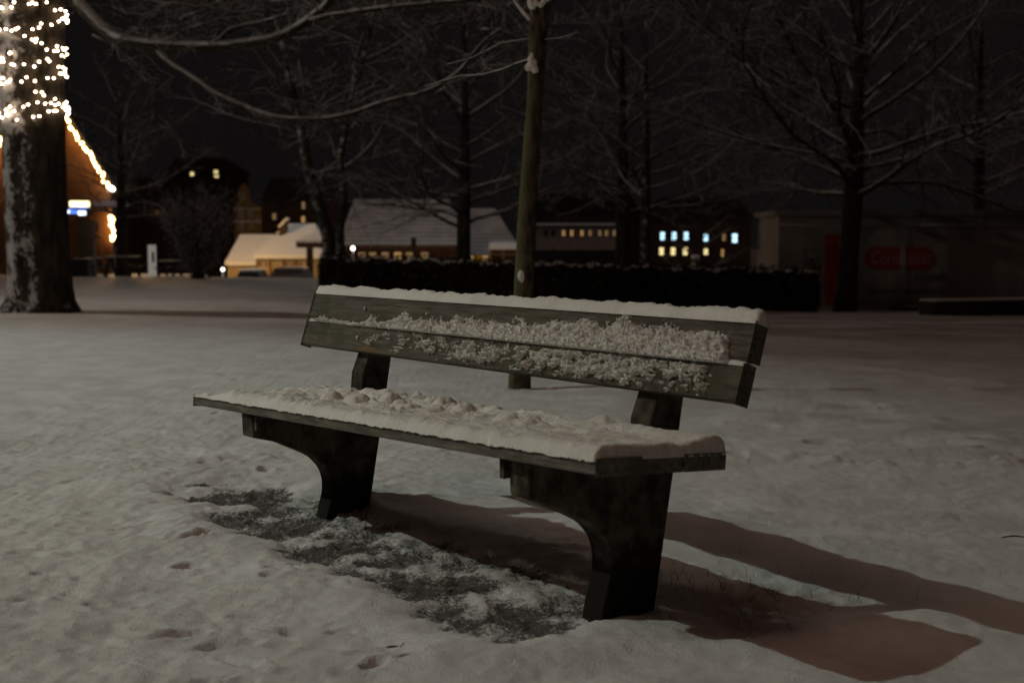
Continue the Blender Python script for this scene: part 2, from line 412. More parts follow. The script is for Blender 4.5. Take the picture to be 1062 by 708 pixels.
def leg_profile(top, y0, sh):
    q = lambda y, z: (y+(.006 if sh else 0), z-sh)
    P = [(y0, top(y0)), (y0+.003, .317-sh), q(.10, .294), q(.15, .272), q(.20, .249), q(.237, .229), q(.262, .206), q(.281, .180), q(.292, .145),
         q(.292, .105), q(.282, .065), q(.268, .015), (.240, -.12)]
    sm = P[:2]                                       # round the curve off
    for i in range(1, len(P)-1):
        a, b, c, d = P[i-1], P[i], P[i+1], P[min(i+2, len(P)-1)]
        if i == 1: a = b
        for k in range(1, 5):
            t = k/4; sm.append(tuple(.5*(2*b[j]+(c[j]-a[j])*t+(2*a[j]-5*b[j]+4*c[j]-d[j])*t*t+(3*b[j]-a[j]-3*c[j]+d[j])*t**3) for j in (0, 1)))
    P = sm
    r = lambda z: .4392+.1763*z
    P += [(r(-.12), -.12), (r(.25), .25), (r(top(.40)), top(.50))]
    # column goes on as the back support
    for z in (.55, .62, .70): P.append((r(z)+.012*(z-.5)*5*0+ .0, z))
    f = lambda z: BY0+(z-BZ0)*math.tan(BA)+TB/math.cos(BA)+.002
    P += [(f(.70), .70), (f(.545), .545), (.418, .47), (.405, top(.405)-.002)]
    return P
for xr in (-.6438, .76):
    drop = DZ*(L/2-xr)/L
    top = lambda y: .45-y*math.tan(ST)-TS-.003-drop
    prof = leg_profile(top, .040 if xr > 0 else .016, 0 if xr > 0 else .028)
    # the support behind the backrest leans with it
    mb = MB(); n = len(prof); x0, x1 = xr-.0763, xr
    mb.v = [(x0, p[0], p[1]) for p in prof]+[(x1, p[0], p[1]) for p in prof]
    mb.f = [tuple(range(n)), tuple(reversed(range(n, 2*n)))]+[(i, n+i, n+(i+1) % n, (i+1) % n) for i in range(n)]
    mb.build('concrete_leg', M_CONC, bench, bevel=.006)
    b = MB(); sd = -1 if xr > 0 else 1
    b.bar((xr-.038+sd*.052, .045, top(.045)-.026), (xr-.038+sd*.036, .045, top(.045)-.026), .04, .045)
    b.build('seat_bracket', M_CONC, bench)
    for s_ in (PH*.5, PH*1.5+GAP):
        fb = MB(); p = backp(xr-.038, s_, -.003); fb.ball(p, .009, 8, 5, (1, .5, 1))
        fb.build('bolt_head', M_FROST, bench, True)

# snow lying on the bench
def snow_slab(name, fn, x0, x1, y0, y1, thick, seed, lump, step=.006, rim=.022):
    nx = int((x1-x0)/step); ny = int((y1-y0)/step)
    xs = np.linspace(x0, x1, nx); ys = np.linspace(y0, y1, ny); X, Y = np.meshgrid(xs, ys)
    rb, rs = (.012, .016) if name == 'seat_snow' else (rim, rim)     # blunt at the back and the ends
    t = np.minimum(np.minimum((X-x0)/rs, (x1-X)/rs), np.minimum((Y-y0)/rim, (y1-Y)/rb)); t = np.clip(t, 0, 1); prof = np.sqrt(np.clip(1-(1-t)**2, 0, 1))
    Hh = thick*(1+.18*fbm(X*9, Y*9, 3, seed))+.0022*fbm(X*38, Y*38, 3, seed+5, .6)+lump(X, Y)
    Hh = np.maximum(Hh, .004)*prof
    outX = X+.002*fbm(X*45, Y*45, 2, seed+9)*(1-t); outY = Y-.003*(1-t)*np.abs(fbm(X*60, Y*20, 2, seed+12))
    Hh = Hh-.002-.0035*np.clip(.2+1.3*fbm(X*17, 0*Y, 5, seed+14, .8), 0, 1)*(1-sstep(y0, y0+rim*.3, Y))*(name == 'seat_snow')
    A = np.stack(fn(outX, outY, Hh)) if False else None
    P = np.array([fn(a, b, c) for a, b, c in zip(outX.ravel(), outY.ravel(), Hh.ravel())]).reshape(*X.shape, 3)
    return grid_mesh(name, P[..., 0], P[..., 1], P[..., 2], M_SNOW, bench)
def seat_lumps(X, Y):
    r = random.Random(8); Z = np.zeros_like(X)
    for i in range(190):
        cx = -.92+1.75*r.random()**1.35; cy = .13+.24*r.random()**.7
        if cx > .35 and r.random() < .75: continue
        R = r.choice((r.uniform(.008, .016), r.uniform(.008, .018), r.uniform(.016, .036))); h = R*r.uniform(.3, .75)*(1.3 if -.45 < cx < .05 else .75)
        wx = .28*fbm(X*32+i, Y*32, 3, 6)
        d2 = ((X-cx)**2+((Y-cy)*1.05)**2)/R**2*(1+wx)
        b = h*np.clip(1-d2*.8, 0, 1)**.58*(1+.14*fbm(X*55, Y*55, 2, 8)); Z = np.log(np.exp(Z/.004)+np.exp(b/.004)-1)*.004
    m = sstep(.95, .2, X)
    hollow = -.010*sstep(.08, .17, Y)*m*(.4+.7*fbm(X*6, Y*9, 3, 4))
    thin_end = -.024*sstep(-.78, -1.0, X)
    return Z+hollow+.014*sstep(.26, .36, Y)+thin_end+.010*m*np.maximum(fbm(X*12, Y*12, 3, 15, .5)+.1, 0)+.0022*fbm(X*70, Y*70, 3, 18, .7)*m
snow_slab('seat_snow', seatp, -L/2+.004, L/2-.002, -.006, D+.004, .030, 7, seat_lumps, .0042, .036)
def topsnow(x, y, h): return backp(x, 2*PH+GAP+h, y)
snow_slab('backrest_top_snow', topsnow, -L/2-.004, L/2+.012, -.003, TB+.003, .036, 17, lambda X, Y: .004*fbm(X*30, Y*30, 3, 3), .0045, .016)
def gapsnow(x, y, h): return backp(x, PH+h, y)
snow_slab('backrest_ledge_snow', gapsnow, -L/2-.002, L/2+.0, -.002, TB, .0125, 27, lambda X, Y: 0*X, .006, .006)
# snow blown against the front of the backrest
def face_snow():
    st = .0031
    xs = np.arange(-1.04, 1.03, st); ss = np.arange(.004, 2*PH+GAP+.004, st*.85); X, Q = np.meshgrid(xs, ss)
    q = X+1.05                                                     # distance from the far end
    big = fbm(X*9, Q*11, 4, 5); fine = fbm(X*48, Q*48, 4, 9, .7); vf = fbm(X*130, Q*130, 2, 13)
    # upper plank: rises out of the gap, higher towards the near end
    hmax = np.interp(q, [0, .30, .45, .8, 1.3, 1.6, 2.03, 2.06], [0, .002, .008, .040, .050, .066, .056, -.03])
    su = Q-(PH+GAP-.004)
    up = hmax+.022*big+.012*fine-su
    mu = np.where(su > -.009, up/.022, -1)
    # lower plank: clumps in its upper two thirds, none at the far end
    dens = np.interp(q, [0, .40, .5, .8, 1.0, 1.5, 1.98, 2.03], [-2, -1.7, -1.0, -.62, -.50, -.22, -.08, -1.6])
    band = 1-np.abs((Q-.050)/.034)**2.2
    lo = dens+.85*fbm(X*13, Q*15, 3, 23)+.95*fine+.55*(band-.35)
    ml = np.where(Q < PH-.012, np.where(band > -1.0, lo*1.5, -1), -1)
    m = np.maximum(mu, ml)
    h = np.clip(m, 0, 1)**.7*.010+np.clip(m*1.5, 0, 1)*(.008*fine+.004*vf+.002)
    h = np.where(m > 0, np.maximum(h, .0015), -.004)
    P = np.array([backp(a, b, -c) for a, b, c in zip(X.ravel(), Q.ravel(), h.ravel())]).reshape(*X.shape, 3)
    on = m > 0
    keep = on[:-1,:-1] | on[1:,:-1] | on[:-1,1:] | on[1:,1:]
    grid_mesh('backrest_face_snow', P[..., 0], P[..., 1], P[..., 2], M_SNOW, bench, keep)
    g = MB(); r = random.Random(4); ii = np.argwhere(m > .02)
    for k in r.sample(range(len(ii)), min(3400, len(ii))):         # loose granules
        a, b = ii[k]; R = r.choice((r.uniform(.001, .0024), r.uniform(.0018, .004))); g.ball(backp(X[a, b]+r.uniform(-.004, .004), Q[a, b]+r.uniform(-.003, .003), -max(h[a, b], 0)-R*.2), R, 6, 4)
    g.build('backrest_snow_granules', M_SNOW, bench, True, kind='stuff')
face_snow()

# dry grass at the foot of the bench
def grass():
    r = random.Random(3); mb = MB()
    for i in range(520):                            # flattened blades on the worn strip
        bx, by = r.uniform(-1.3, .66), r.gauss(.20, .10)
        if .24 < by < .50 and (.66 < bx < .80 or -.74 < bx < -.62): continue
        x = BX+cb*bx-sb*by; y = BY+sb*bx+cb*by; a = r.uniform(0, 6.28); ln = r.uniform(.012, .04); z = r.uniform(-.022, -.008)
        p0 = Vector((x, y, z)); h = r.uniform(.05, .6); d_ = Vector((math.cos(a), math.sin(a), h)); p1 = p0+d_*ln*.5; p2 = p1+Vector((d_.x, d_.y, -.2))*ln*.5
        mb.tube([p0, p1, p2], [.0011, .0010, .0004], 3)
    for i in range(170):
        if r.random() < .7: bx, by = r.gauss(.80, .17), r.gauss(.66, .16)
        else: bx, by = r.uniform(-.6, .7), r.gauss(.62, .12)
        if .24 < by < .46 and (.66 < bx < .80): continue
        x = BX+cb*bx-sb*by; y = BY+sb*bx+cb*by; z = -.01
        a = r.uniform(0, 6.28); ln = r.uniform(.012, .042); le = r.uniform(.2, 1.2); w = .0008
        p0 = Vector((x, y, z)); dr = Vector((math.cos(a)*le, math.sin(a)*le, 1)).normalized()
        p1 = p0+dr*ln*.6; p2 = p1+(dr+Vector((math.cos(a)*.5, math.sin(a)*.5, -.3))).normalized()*ln*.5
        mb.tube([p0, p1, p2], [w, w*.8, w*.2], 3)
    mb.build('grass', simple('dry_grass', (.045, .035, .018), (.10, .075, .04), 30), kind='stuff')
grass()

# ------------------------------------------------------------------ trees
def wander(p, d, ln, n, r, bend=.25, up=0.0):
    pts = [Vector(p)]; d = Vector(d).normalized(); s = ln/n
    for i in range(n):
        d = (d+Vector((r.gauss(0, bend), r.gauss(0, bend), r.gauss(0, bend*.7)+up))).normalized()
        pts.append(pts[-1]+d*s)
    return pts
def taper(n, a, b): return [a+(b-a)*i/(n-1) for i in range(n)]
def twigs(mb, pts, r0, r, every, ln, depth, up=.03, rmin=.005, flat=.5):
    # side shoots along a branch, alternating, thinner each time
    acc = 0; side = 1; total = sum((pts[i+1]-pts[i]).length for i in range(len(pts)-1)); run = 0
    for i in range(len(pts)-1):
        seg = pts[i+1]-pts[i]; sl = seg.length; d = seg.normalized(); x = 0
        while acc+sl-x >= every:
            x += every-acc; acc = -every*r.uniform(-.45, .8); side = -side
            t = (run+x)/total
            if t < .12: continue
            h = d.cross(Vector((0, 0, 1)))
            if h.length < .05: h = Vector((1, 0, 0))
            h.normalize()
            dd = (d*r.uniform(.55, 1.7)+h*(side if r.random() < .8 else -side)*r.uniform(.25, 1)+Vector((0, 0, r.gauss(.1, flat)))).normalized()
            l2 = ln*r.uniform(.45, 1.15)*(1.15-.6*t); n = 4 if depth > 1 else 3
            q = wander(pts[i]+d*x, dd, l2, n+1, r, .27, up)
            ra = max(rmin, r0*.42*(1-.5*t)); mb.tube(q, taper(n+2, ra, max(rmin*.7, ra*.35)), 4 if depth > 1 else 3)
            if depth > 1: twigs(mb, q, ra, r, every*.62, ln*.42, depth-1, up, rmin, flat)
        acc += sl-x; run += sl
def make_tree(label, u, Y, width_px, h, fork, spread, seed, lean=(0, 0), n_limbs=15, base_v=None, every=.25, group='bare trees round the park', bark=None, droop=.0, elev=(.25, 1.0), cat='tree', tw=None, rmin=.006):
    r = random.Random(seed); x = gx(u, Y); z0 = ground(x, Y)-.06
    root = empty('bare_tree', (x, Y, z0), 0, label, cat, group)
    R = width_px/FPX*Y/2
    trunk = MB(); n = 14; pts = []; rad = []
    for i in range(n):
        t = i/(n-1); zz = h*.86*t
        pts.append(Vector((lean[0]*zz+.05*R*math.sin(5*t+seed)*h*.3, lean[1]*zz+.04*math.sin(4*t+2*seed), zz)))
        rad.append(R*((1.0+.22*math.exp(-zz/.25)) if zz < fork else max(.08, 1-.95*(zz-fork)/(h*.9-fork))))
    ph = [r.uniform(0, 6.28) for _ in range(3)]
    trunk.tube(pts, rad, 12, lambda i, j: .06*math.sin(j*1.05*2+ph[0])+.03*math.sin(j*3.14+i+ph[1]))
    trunk.build('trunk', bark or M_BARK, root, True)
    cr = MB()
    for k in range(n_limbs):
        f = fork*.96+(h*.84-fork)*(k/(n_limbs-1))**1.25
        t = f/(h*.86); i = min(int(t*(n-1)), n-2); fr = t*(n-1)-i; p = pts[i].lerp(pts[i+1], fr); rr = rad[i]*(1-fr)+rad[i+1]*fr
        a = k*2.4+r.uniform(-.5, .5)+seed; tt = (f-fork)/(h-fork)
        ev = elev[0]+(elev[1]-elev[0])*tt+r.uniform(-.12, .15)
        ln = spread*(1.05-.55*tt)*r.uniform(.75, 1.15)
        d = Vector((math.cos(a)*math.cos(ev), math.sin(a)*math.cos(ev), math.sin(ev)))
        q = wander(p, d, ln, 12, r, .11, -droop+.02*(1-tt))
        ra = max(.016, min(rr*.45, .018+.0065*ln)); cr.tube(q, taper(13, ra, .007), 6)
        twigs(cr, q, ra*.8, r, every, ln*.34, 2, .02-droop*.6, rmin)
    cr.build('crown', tw or M_TWIG, root, True)
    return root
make_tree('slim bare tree beside the picnic tables, snow along its lower branches', 129, 52, 11, 8.5, 2.4, 4.2, 11, n_limbs=22, elev=(.15, 1.1), rmin=0.006)
make_tree('bare tree behind the hedge with a wide dark trunk before the long snowy roof', 482, 34, 15, 8.5, 1.9, 5.4, 23, n_limbs=24, droop=.01, rmin=.0062)
make_tree('straight dark tree behind the hedge left of the lit blue windows', 644, 36, 14, 9.5, 2.6, 5.4, 31, n_limbs=22, rmin=.0066)
make_tree('snow flecked grey trunk standing close to the right of the straight dark tree', 668, 34, 11, 8.5, 2.6, 3.8, 37, n_limbs=12, bark=M_MOSSTRUNK, rmin=.0062)
make_tree('spreading bare tree with a stout trunk in front of the red test centre sign', 876, 29.6, 21, 8.6, 2.75, 7.4, 43, lean=(.035, 0), n_limbs=30, droop=.012, elev=(.16, 1.30), rmin=.0060)
make_tree('thin dark tree far back among the lit blue and yellow windows', 727, 56, 7, 8, 2.0, 3.2, 51, n_limbs=12, rmin=.007)
make_tree('tall bare tree whose crown rises behind the pale container', 1010, 46, 13, 12, 4.0, 7, 57, n_limbs=18, every=.40, rmin=.007)
# two trunks leaning together
def leaning_pair():
    Y = 32; x = gx(349, Y); root = empty('twin_stemmed_tree', (x, Y, ground(x, Y)-.05), 0, 'two stemmed tree behind the hedge, its left stem leaning away', 'tree', 'bare trees round the park')
    r = random.Random(9); base = Vector((x, Y, ground(x, Y)-.05)); cr = MB()
    for path, w in ((((346, 285), (340, 245), (328, 205), (317, 165), (311, 130), (300, 80), (285, 20)), 14), (((354, 285), (352, 240), (356, 195), (352, 165), (362, 110), (380, 50), (390, 0)), 10)):
        P = [at(a, b, Y)-base for a, b in path]; P[0].z = 0
        R = w/FPX*Y/2; mb = MB(); mb.tube(P, [R*1.1, R, R*.9, R*.8, R*.65, R*.45, R*.2], 9)
        mb.build('trunk', M_MOSSTRUNK, root, True)
        for k in range(13):
            f = 2.6+k*.27; i = min(int(f), 5); p = P[i].lerp(P[i+1], f-i); a = k*2.4+r.uniform(-.4, .4)
            d = Vector((math.cos(a), math.sin(a), r.uniform(.2, .9)))
            q = wander(p, d, r.uniform(1.8, 3.6), 8, r, .14, .01); cr.tube(q, taper(9, .028, .007), 5)
            twigs(cr, q, .028, r, .25, 1.1, 2, .01, .006)
    cr.build('crown', M_TWIG, root, True)
leaning_pair()

# the big tree wound with lights
TY = 18.75; TX = gx(42.5, TY); TZ = ground(TX, TY)
big = empty('lit_tree', (TX, TY, TZ), 0, 'stout old tree with its upper trunk wound in fairy lights', 'tree', 'bare trees round the park')
def trunk_r(z): return .422+.10*math.exp(-z/.22)+.02*math.exp(-((z-2.9)/.5)**2)+.055*max(0, z-3.4)
def trunk_c(z): return Vector((-.012*z, 0, z))
mb = MB(); zs = [-.15, 0, .08, .18, .35]+[.35+.25*i for i in range(1, 21)]
rr = random.Random(4)
ph = [rr.uniform(0, 6.28) for _ in range(6)]
mb.tube([trunk_c(z) for z in zs], [trunk_r(max(z, 0)) for z in zs], 40,
        lambda i, j: .035*math.sin(j*6.283/40*5+ph[0])+.03*math.sin(j*6.283/40*9+i*.25+ph[1])+.02*math.sin(j*6.283/40*17-i*.4+ph[2])+(.10 if i < 3 else .0)*math.sin(j*6.283/40*6+ph[3])+rr.uniform(-.012, .012))
mb.build('trunk', M_BIGBARK, big, True)
root0 = Vector((TX, TY, TZ))
def limb(path, r0, r1, Y0=TY, Y1=TY, n=28, sides=8, mb=None):
    P = [at(u, v, Y0+(Y1-Y0)*i/(len(path)-1))-root0 for i, (u, v) in enumerate(path)]
    # smooth the drawn path
    out = []
    m = len(P)
    for i in range(m-1):
        a, b, c, d = P[max(i-1, 0)], P[i], P[i+1], P[min(i+2, m-1)]
        for k in range(5):
            t = k/5
            out.append(.5*((2*b)+(c-a)*t+(2*a-5*b+4*c-d)*t*t+(3*b-a-3*c+d)*t**3))
    out.append(P[-1])
    mb.tube(out, taper(len(out), r0, r1), sides); return out
limbs = MB(); cr = MB(); r = random.Random(77)
l1 = limb([(52, -45), (66, -14), (82, 4), (102, 25), (122, 40), (159, 46), (201, 48), (235, 47), (291, 37), (331, 12), (350, -8), (372, -30)], .105, .05, TY, 17.2, mb=limbs)
l1b = limb([(205, 48), (227, 42), (241, 30), (275, 22), (300, 14)], .055, .018, 18, 17.6, mb=limbs)
l2 = limb([(159, 47), (175, 65), (205, 84), (225, 98), (262, 114), (290, 122), (330, 123), (365, 117), (400, 105), (440, 95), (462, 84), (478, 72), (490, 57), (505, 40), (520, 30)], .050, .016, 18.3, 16.4, mb=limbs)
l3 = limb([(322, 22), (345, 16), (400, 8), (450, 3), (490, -1), (540, -10)], .045, .02, 17.4, 16.8, mb=limbs)
l4 = limb([(324, 26), (337, 34), (342, 47), (361, 45), (366, 56), (372, 69), (388, 65), (426, 58)], .018, .007, 17.3, 17.1, mb=cr, sides=5)
l5 = limb([(119, 42), (122, 55), (128, 64), (150, 58), (165, 72), (180, 80)], .016, .006, 18.2, 18, mb=cr, sides=5)
l6 = limb([(262, 112), (262, 96), (275, 92), (285, 100), (320, 108), (342, 112)], .016, .006, 17.5, 17.3, mb=cr, sides=5)
l7 = limb([(330, 122), (345, 108), (362, 104), (375, 95), (395, 88)], .014, .006, 17.2, 17, mb=cr, sides=5)
for q, ra, ln in ((l1, .05, 1.2), (l1b, .03, .8), (l2, .035, 1.05), (l3, .035, 1.2), (l4, .015, .5), (l6, .014, .5)):
    twigs(cr, q, ra*.6, r, .15, ln, 2, .012, .0058, .55)
for k in range(16):                                   # the rest of the crown, above and out of the picture
    a = k*2.4+.3; z = 4.6+.35*(k % 7); ev = r.uniform(.15, 1.0)
    d = Vector((math.cos(a)*math.cos(ev), math.sin(a)*math.cos(ev), math.sin(ev)))
    p = trunk_c(min(z, 5.3))+Vector((math.cos(a), math.sin(a), 0))*.3
    q = wander(p, d, r.uniform(4.5, 7.5), 11, r, .13, .01); limbs.tube(q, taper(12, .085, .014), 7)
    twigs(cr, q, .04, r, .24, 2.1, 2, .0, .005)
for k in range(32):
    u = 88+k*14+r.uniform(-12, 12); Yk = r.uniform(16.5, 20.5); p = at(u, r.uniform(-25, 45), Yk)-root0
    q = wander(p, (r.choice((-1, 1, 1))*r.uniform(.6, 1), r.uniform(-.4, .4), r.uniform(-.45, .15)), r.uniform(1.3, 2.6), 10, r, .24, .03)
    cr.tube(q, taper(11, .016, .005), 5); twigs(cr, q, .012, r, .11, .66, 2, .0, .0055, .6)
limbs.build('limb', M_LIMB, big, True)
cr.build('crown', M_TWIG, big, True)
# fairy lights: each strand runs once round the trunk
M_BULB = mat('warm_bulb', (.9, .8, .6), .4, emit=(1.0, .72, .50), es=24)
M_WIRE = mat('black_wire', (.012, .012, .012), .6)
bm_ = MB(); bm_.ball((0, 0, 0), .0115, 8, 6, (1.3, 1.3, .9)); proto_bulb = None
def strand(zc, tilt, n, seed, label):
    global proto_bulb
    r = random.Random(seed)
    st = empty('fairy_light_strand', (TX, TY, TZ+zc), 0, label, 'fairy lights', 'fairy light strands wound round the trunk')
    pts = []
    for k in range(n):
        a = 2*math.pi*k/n+r.uniform(-.10, .10)
        z = tilt*math.cos(a-.4)+r.gauss(0, .018)+.07*math.sin(2*a+seed*1.7)
        R = trunk_r(zc+z)*1.06+.025; c = trunk_c(zc+z)
        pts.append(Vector((c.x+R*math.cos(a), R*math.sin(a), z)))
    w = MB()
    for i in range(n):
        p, q = pts[i], pts[(i+1) % n]; m = (p+q)/2; m.xy *= 1.01; m.z -= .012; w.tube([p, m, q], [.004]*3, 4)
    w.build('wire', M_WIRE, st)
    for p in pts:
        if r.random() < .10: continue
        if proto_bulb is None: b = proto_bulb = bm_.build('bulb', M_BULB, st, True)
        else: b = proto_bulb.copy(); COL.objects.link(b); b.parent = st
        b.location = p+Vector((r.uniform(-.01, .01), 0, r.uniform(-.045, .02)))
place = ['lowest ring of fairy lights, just above the bare lower trunk', 'second ring of fairy lights above the bare lower trunk', 'slanting fairy light ring third up the trunk', 'fourth fairy light ring up the trunk, at mid wrap',
         'fairy light ring wrapped midway, fifth from the bottom', 'sixth fairy light ring up the trunk', 'seventh fairy light ring, below where the snowy limb leaves', 'eighth fairy light ring, level with the snowy limb', 'topmost ring of fairy lights in view']
for i, (v, tl) in enumerate([(118, .02), (113, .05), (97, -.12), (83, .08), (69, -.10), (56, .10), (43, -.10), (28, .08), (11, -.06)]):
    strand(at(41, v, TY).z-TZ, tl, 30+(i*3) % 5, i+1, place[i])

# young tree behind the bench
PY = 7.95; px0 = at(538, 404, PY)
young = empty('young_tree', (px0.x, PY, 0), 0, 'young mossy green trunk just behind the bench with snow in its fork', 'tree', 'bare trees round the park')
rootY = Vector((px0.x, PY, 0))
mb = MB(); path = [(538, 410, 25), (538.5, 400, 24), (540, 360, 21.5), (543, 300, 20), (546, 240, 19.5), (549, 190, 18.5), (552, 140, 17.5), (555, 100, 17), (557, 68, 19), (558, 40, 19), (560, 10, 20), (562, -30, 19), (564, -120, 17), (566, -300, 9)]
P = [at(u, v, PY)-rootY for u, v, w in path]
rr = random.Random(2)
mb.tube(P, [w/FPX*PY/2 for u, v, w in path], 14, lambda i, j: rr.uniform(-.09, .07)); mb.build('trunk', M_MOSSBARK, young, True)
cr = MB(); r = random.Random(12)
def ybranch(path, r0, r1, Y1, ev=.17, ln=.35):
    P = [at(u, v, PY+(Y1-PY)*i/(len(path)-1))-rootY for i, (u, v) in enumerate(path)]
    cr.tube(P, taper(len(P), r0, r1), 6); twigs(cr, P, r0*.6, r, ev, ln, 2, .0, .0025)
ybranch([(553, 62), (540, 65), (520, 73), (500, 78), (478, 79), (440, 90)], .012, .005, 8.6)
ybranch([(552, 26), (546, 18), (538, 8), (528, -6), (512, -30)], .020, .009, 8.3)
ybranch([(566, 12), (572, 2), (582, -8), (600, -40)], .020, .009, 7.8)
ybranch([(554, 40), (520, 45), (490, 60), (460, 68)], .007, .003, 9)
ybranch([(562, 42), (580, 40), (600, 34)], .007, .003, 7.6)
ybranch([(560, 90), (590, 110), (615, 120)], .006, .003, 8.6)
for k in range(9):
    a = k*2.4; p = P[12]+(P[13]-P[12])*(k/9)
    q = wander(p, (math.cos(a), math.sin(a), .8), 1.4, 6, r, .12, .01); cr.tube(q, taper(7, .016, .005), 5); twigs(cr, q, .01, r, .22, .5, 2, .01, .003)
cr.build('crown', M_TWIG, young, True)
sn = MB()
c = at(551.5, 68, PY-.045)-rootY
for dx, dz, R in ((0, .0, .030), (-.004, .035, .022), (.018, -.022, .024), (-.022, -.014, .020), (.0, .062, .012), (.030, -.035, .014), (.012, .012, .024)):
    sn.ball(c+Vector((dx, .01*dx, dz)), R, 10, 7, (1, .8, 1.1))
sn.build('fork_snow', M_SNOW, young, True)
sn = MB(); c = at(552, 6, PY-.05)-rootY
for dx, dz, R in ((0, 0, .026), (.02, .012, .022), (-.012, .02, .02), (.05, .005, .02), (.065, .02, .018), (.085, .035, .014)): sn.ball(c+Vector((dx, 0, dz)), R, 10, 7)
sn.build('fork_snow', M_SNOW, young, True)
sn = MB(); c = at(540.5, 286, PY-.052)-rootY
sn.ball(c, .022, 12, 8, (1, .5, 1.6)); sn.ball(c+Vector((.006, 0, -.022)), .016, 10, 7, (1, .5, 1.2))
sn.build('trunk_snow', M_SNOW, young, True)

# ------------------------------------------------------------------ hedge
def hedge():
    A = Vector((gx(331, 26), 26.2)); B = Vector((gx(849, 27), 27)); 
    za, zb = ground(A.x, A.y)-.05, ground(B.x, B.y)-.05
    root = empty('clipped_hedge', (A.x, A.y, 0), 0, 'long low clipped hedge with a dusting of snow on top, behind the bench', 'hedge')
    R0 = Vector((A.x, A.y, 0)); r = random.Random(6); d2 = (B-A); Ln = d2.length; d2.normalize(); nn = Vector((-d2.y, d2.x))
    topA, topB = at(331, 267, 26.2).z, at(849, 282, 27).z
    lv = MB(); sn = MB(); wd = .85
    core = MB(); nseg = 60
    for i in range(nseg+1):
        t = i/nseg; p = A+d2*(Ln*t); zt = topA+(topB-topA)*t-.10; zg = ground(p.x, p.y)-.1
        for (o, z) in ((.08, zg), (wd-.08, zg), (wd-.08, zt), (.08, zt)):
            q = p+nn*o; core.v.append((q.x-R0.x, q.y-R0.y, z))
    for i in range(nseg):
        for j in range(4):
            core.f.append((4*i+j, 4*i+4+j, 4*i+4+(j+1) % 4, 4*i+(j+1) % 4))
    core.f += [(3, 2, 1, 0), tuple(4*nseg+j for j in range(4))]
    core.build('branch_mass', M_HEDGE, root)
    def leaf(mb, c, s):
        a = Vector((r.gauss(0, 1), r.gauss(0, 1), r.gauss(0, 1))).normalized(); b = a.orthogonal().normalized(); w = a.cross(b)
        mb.poly([c-b*s, c+w*s*.6, c+b*s, c-w*s*.6])
    for i in range(15000):
        t = r.random(); face = r.random(); zg = ground(*(A+d2*(Ln*t)))-.05; zt = topA+(topB-topA)*t
        lump = .06*math.sin(t*70)+.05*math.sin(t*173+1)+.03*math.sin(t*391)
        if face < .55: o, z = -.0+r.gauss(.03, .03)-lump*.5, zg+(zt-zg)*r.random()
        elif face < .62: o, z = r.random()*wd, zg+(zt-zg)*r.random(); t = r.choice((0, 1))
        else: o, z = r.random()*wd, zt+r.gauss(-.05, .03)+lump*.5
        p = A+d2*(Ln*t)+nn*o
        leaf(lv, Vector((p.x-R0.x+(r.uniform(-.05, .05) if face >= .55 else 0), p.y-R0.y, z)), r.uniform(.025, .05))
    for i in range(420):
        t = r.random(); o = r.random()*wd; zt = topA+(topB-topA)*t-.04; p = A+d2*(Ln*t)+nn*o; c = Vector((p.x-R0.x, p.y-R0.y, zt)); hh = r.uniform(.06, .17)
        e_ = c+Vector((r.gauss(0, .05), r.gauss(0, .05), hh)); lv.tube([c, e_], [.004, .002], 3)
        for q in range(5): leaf(lv, c.lerp(e_, r.uniform(.3, 1))+Vector((r.gauss(0, .02), r.gauss(0, .02), 0)), r.uniform(.018, .035))
    lv.build('leaves', M_HEDGE, root)
    for i in range(2600):
        t = r.random(); o = r.random()*wd; zt = topA+(topB-topA)*t+.05*.5*math.sin(t*70)+.02*math.sin(t*173+1)
        p = A+d2*(Ln*t)+nn*o
        if perl(t*60, o*3) < -.1: continue
        s = r.uniform(.02, .05); a = r.uniform(0, 3.14)
        c = Vector((p.x-R0.x, p.y-R0.y, zt-.01+r.gauss(0, .012)))
        sn.ball(c, s, 5, 3, (1.2, 1.2, .35))
    sn.build('hedge_snow', snow_mat('thin_snow', .3, .01, 20), root, True)
def perl(x, y): return float(perlin(np.array([x]), np.array([y]), 3)[0])
hedge()

# ------------------------------------------------------------------ fence, container and signs on the right
M_PALE = simple('pale_container', (.22, .20, .18), (.28, .26, .23), 1.2, .7, .1)
M_STEEL = mat('galvanised_steel', (.40, .41, .42), .45, .5, .7)
M_RED = simple('red_vinyl', (.30, .008, .006), (.36, .012, .009), 3, .5, .05)
M_WHITE = mat('white_paint', (.75, .74, .72), .6)
M_INK = mat('dark_print', (.03, .03, .03), .7)
M_ROOFD = simple('dark_roof', (.02, .018, .018), (.04, .036, .034), 4, .8)
CY = 32.2
def text(s, u0, u1, v, h_px, Y, m, parent, name, shear=0.0):
    c = bpy.data.curves.new(name, 'FONT'); c.body = s; c.align_x = 'LEFT'; c.align_y = 'CENTER'; c.size = 1; c.extrude = .004; c.shear = shear
    o = bpy.data.objects.new(name, c); COL.objects.link(o); bpy.context.view_layer.update()
    w = o.dimensions.x; hgt = o.dimensions.y
    me = bpy.data.meshes.new_from_object(o.evaluated_get(bpy.context.evaluated_depsgraph_get())); me.name = name
    bpy.data.objects.remove(o); t = bpy.data.objects.new(name, me); COL.objects.link(t); me.materials.clear(); me.materials.append(m)
    W = (u1-u0)/FPX*Y; p = at(u0, v, Y)
    t.rotation_euler = (math.pi/2, 0, 0); t.scale = (W/w, h_px/FPX*Y/hgt, 1)
    t.parent = parent; t.location = p-Vector(parent.location); return t
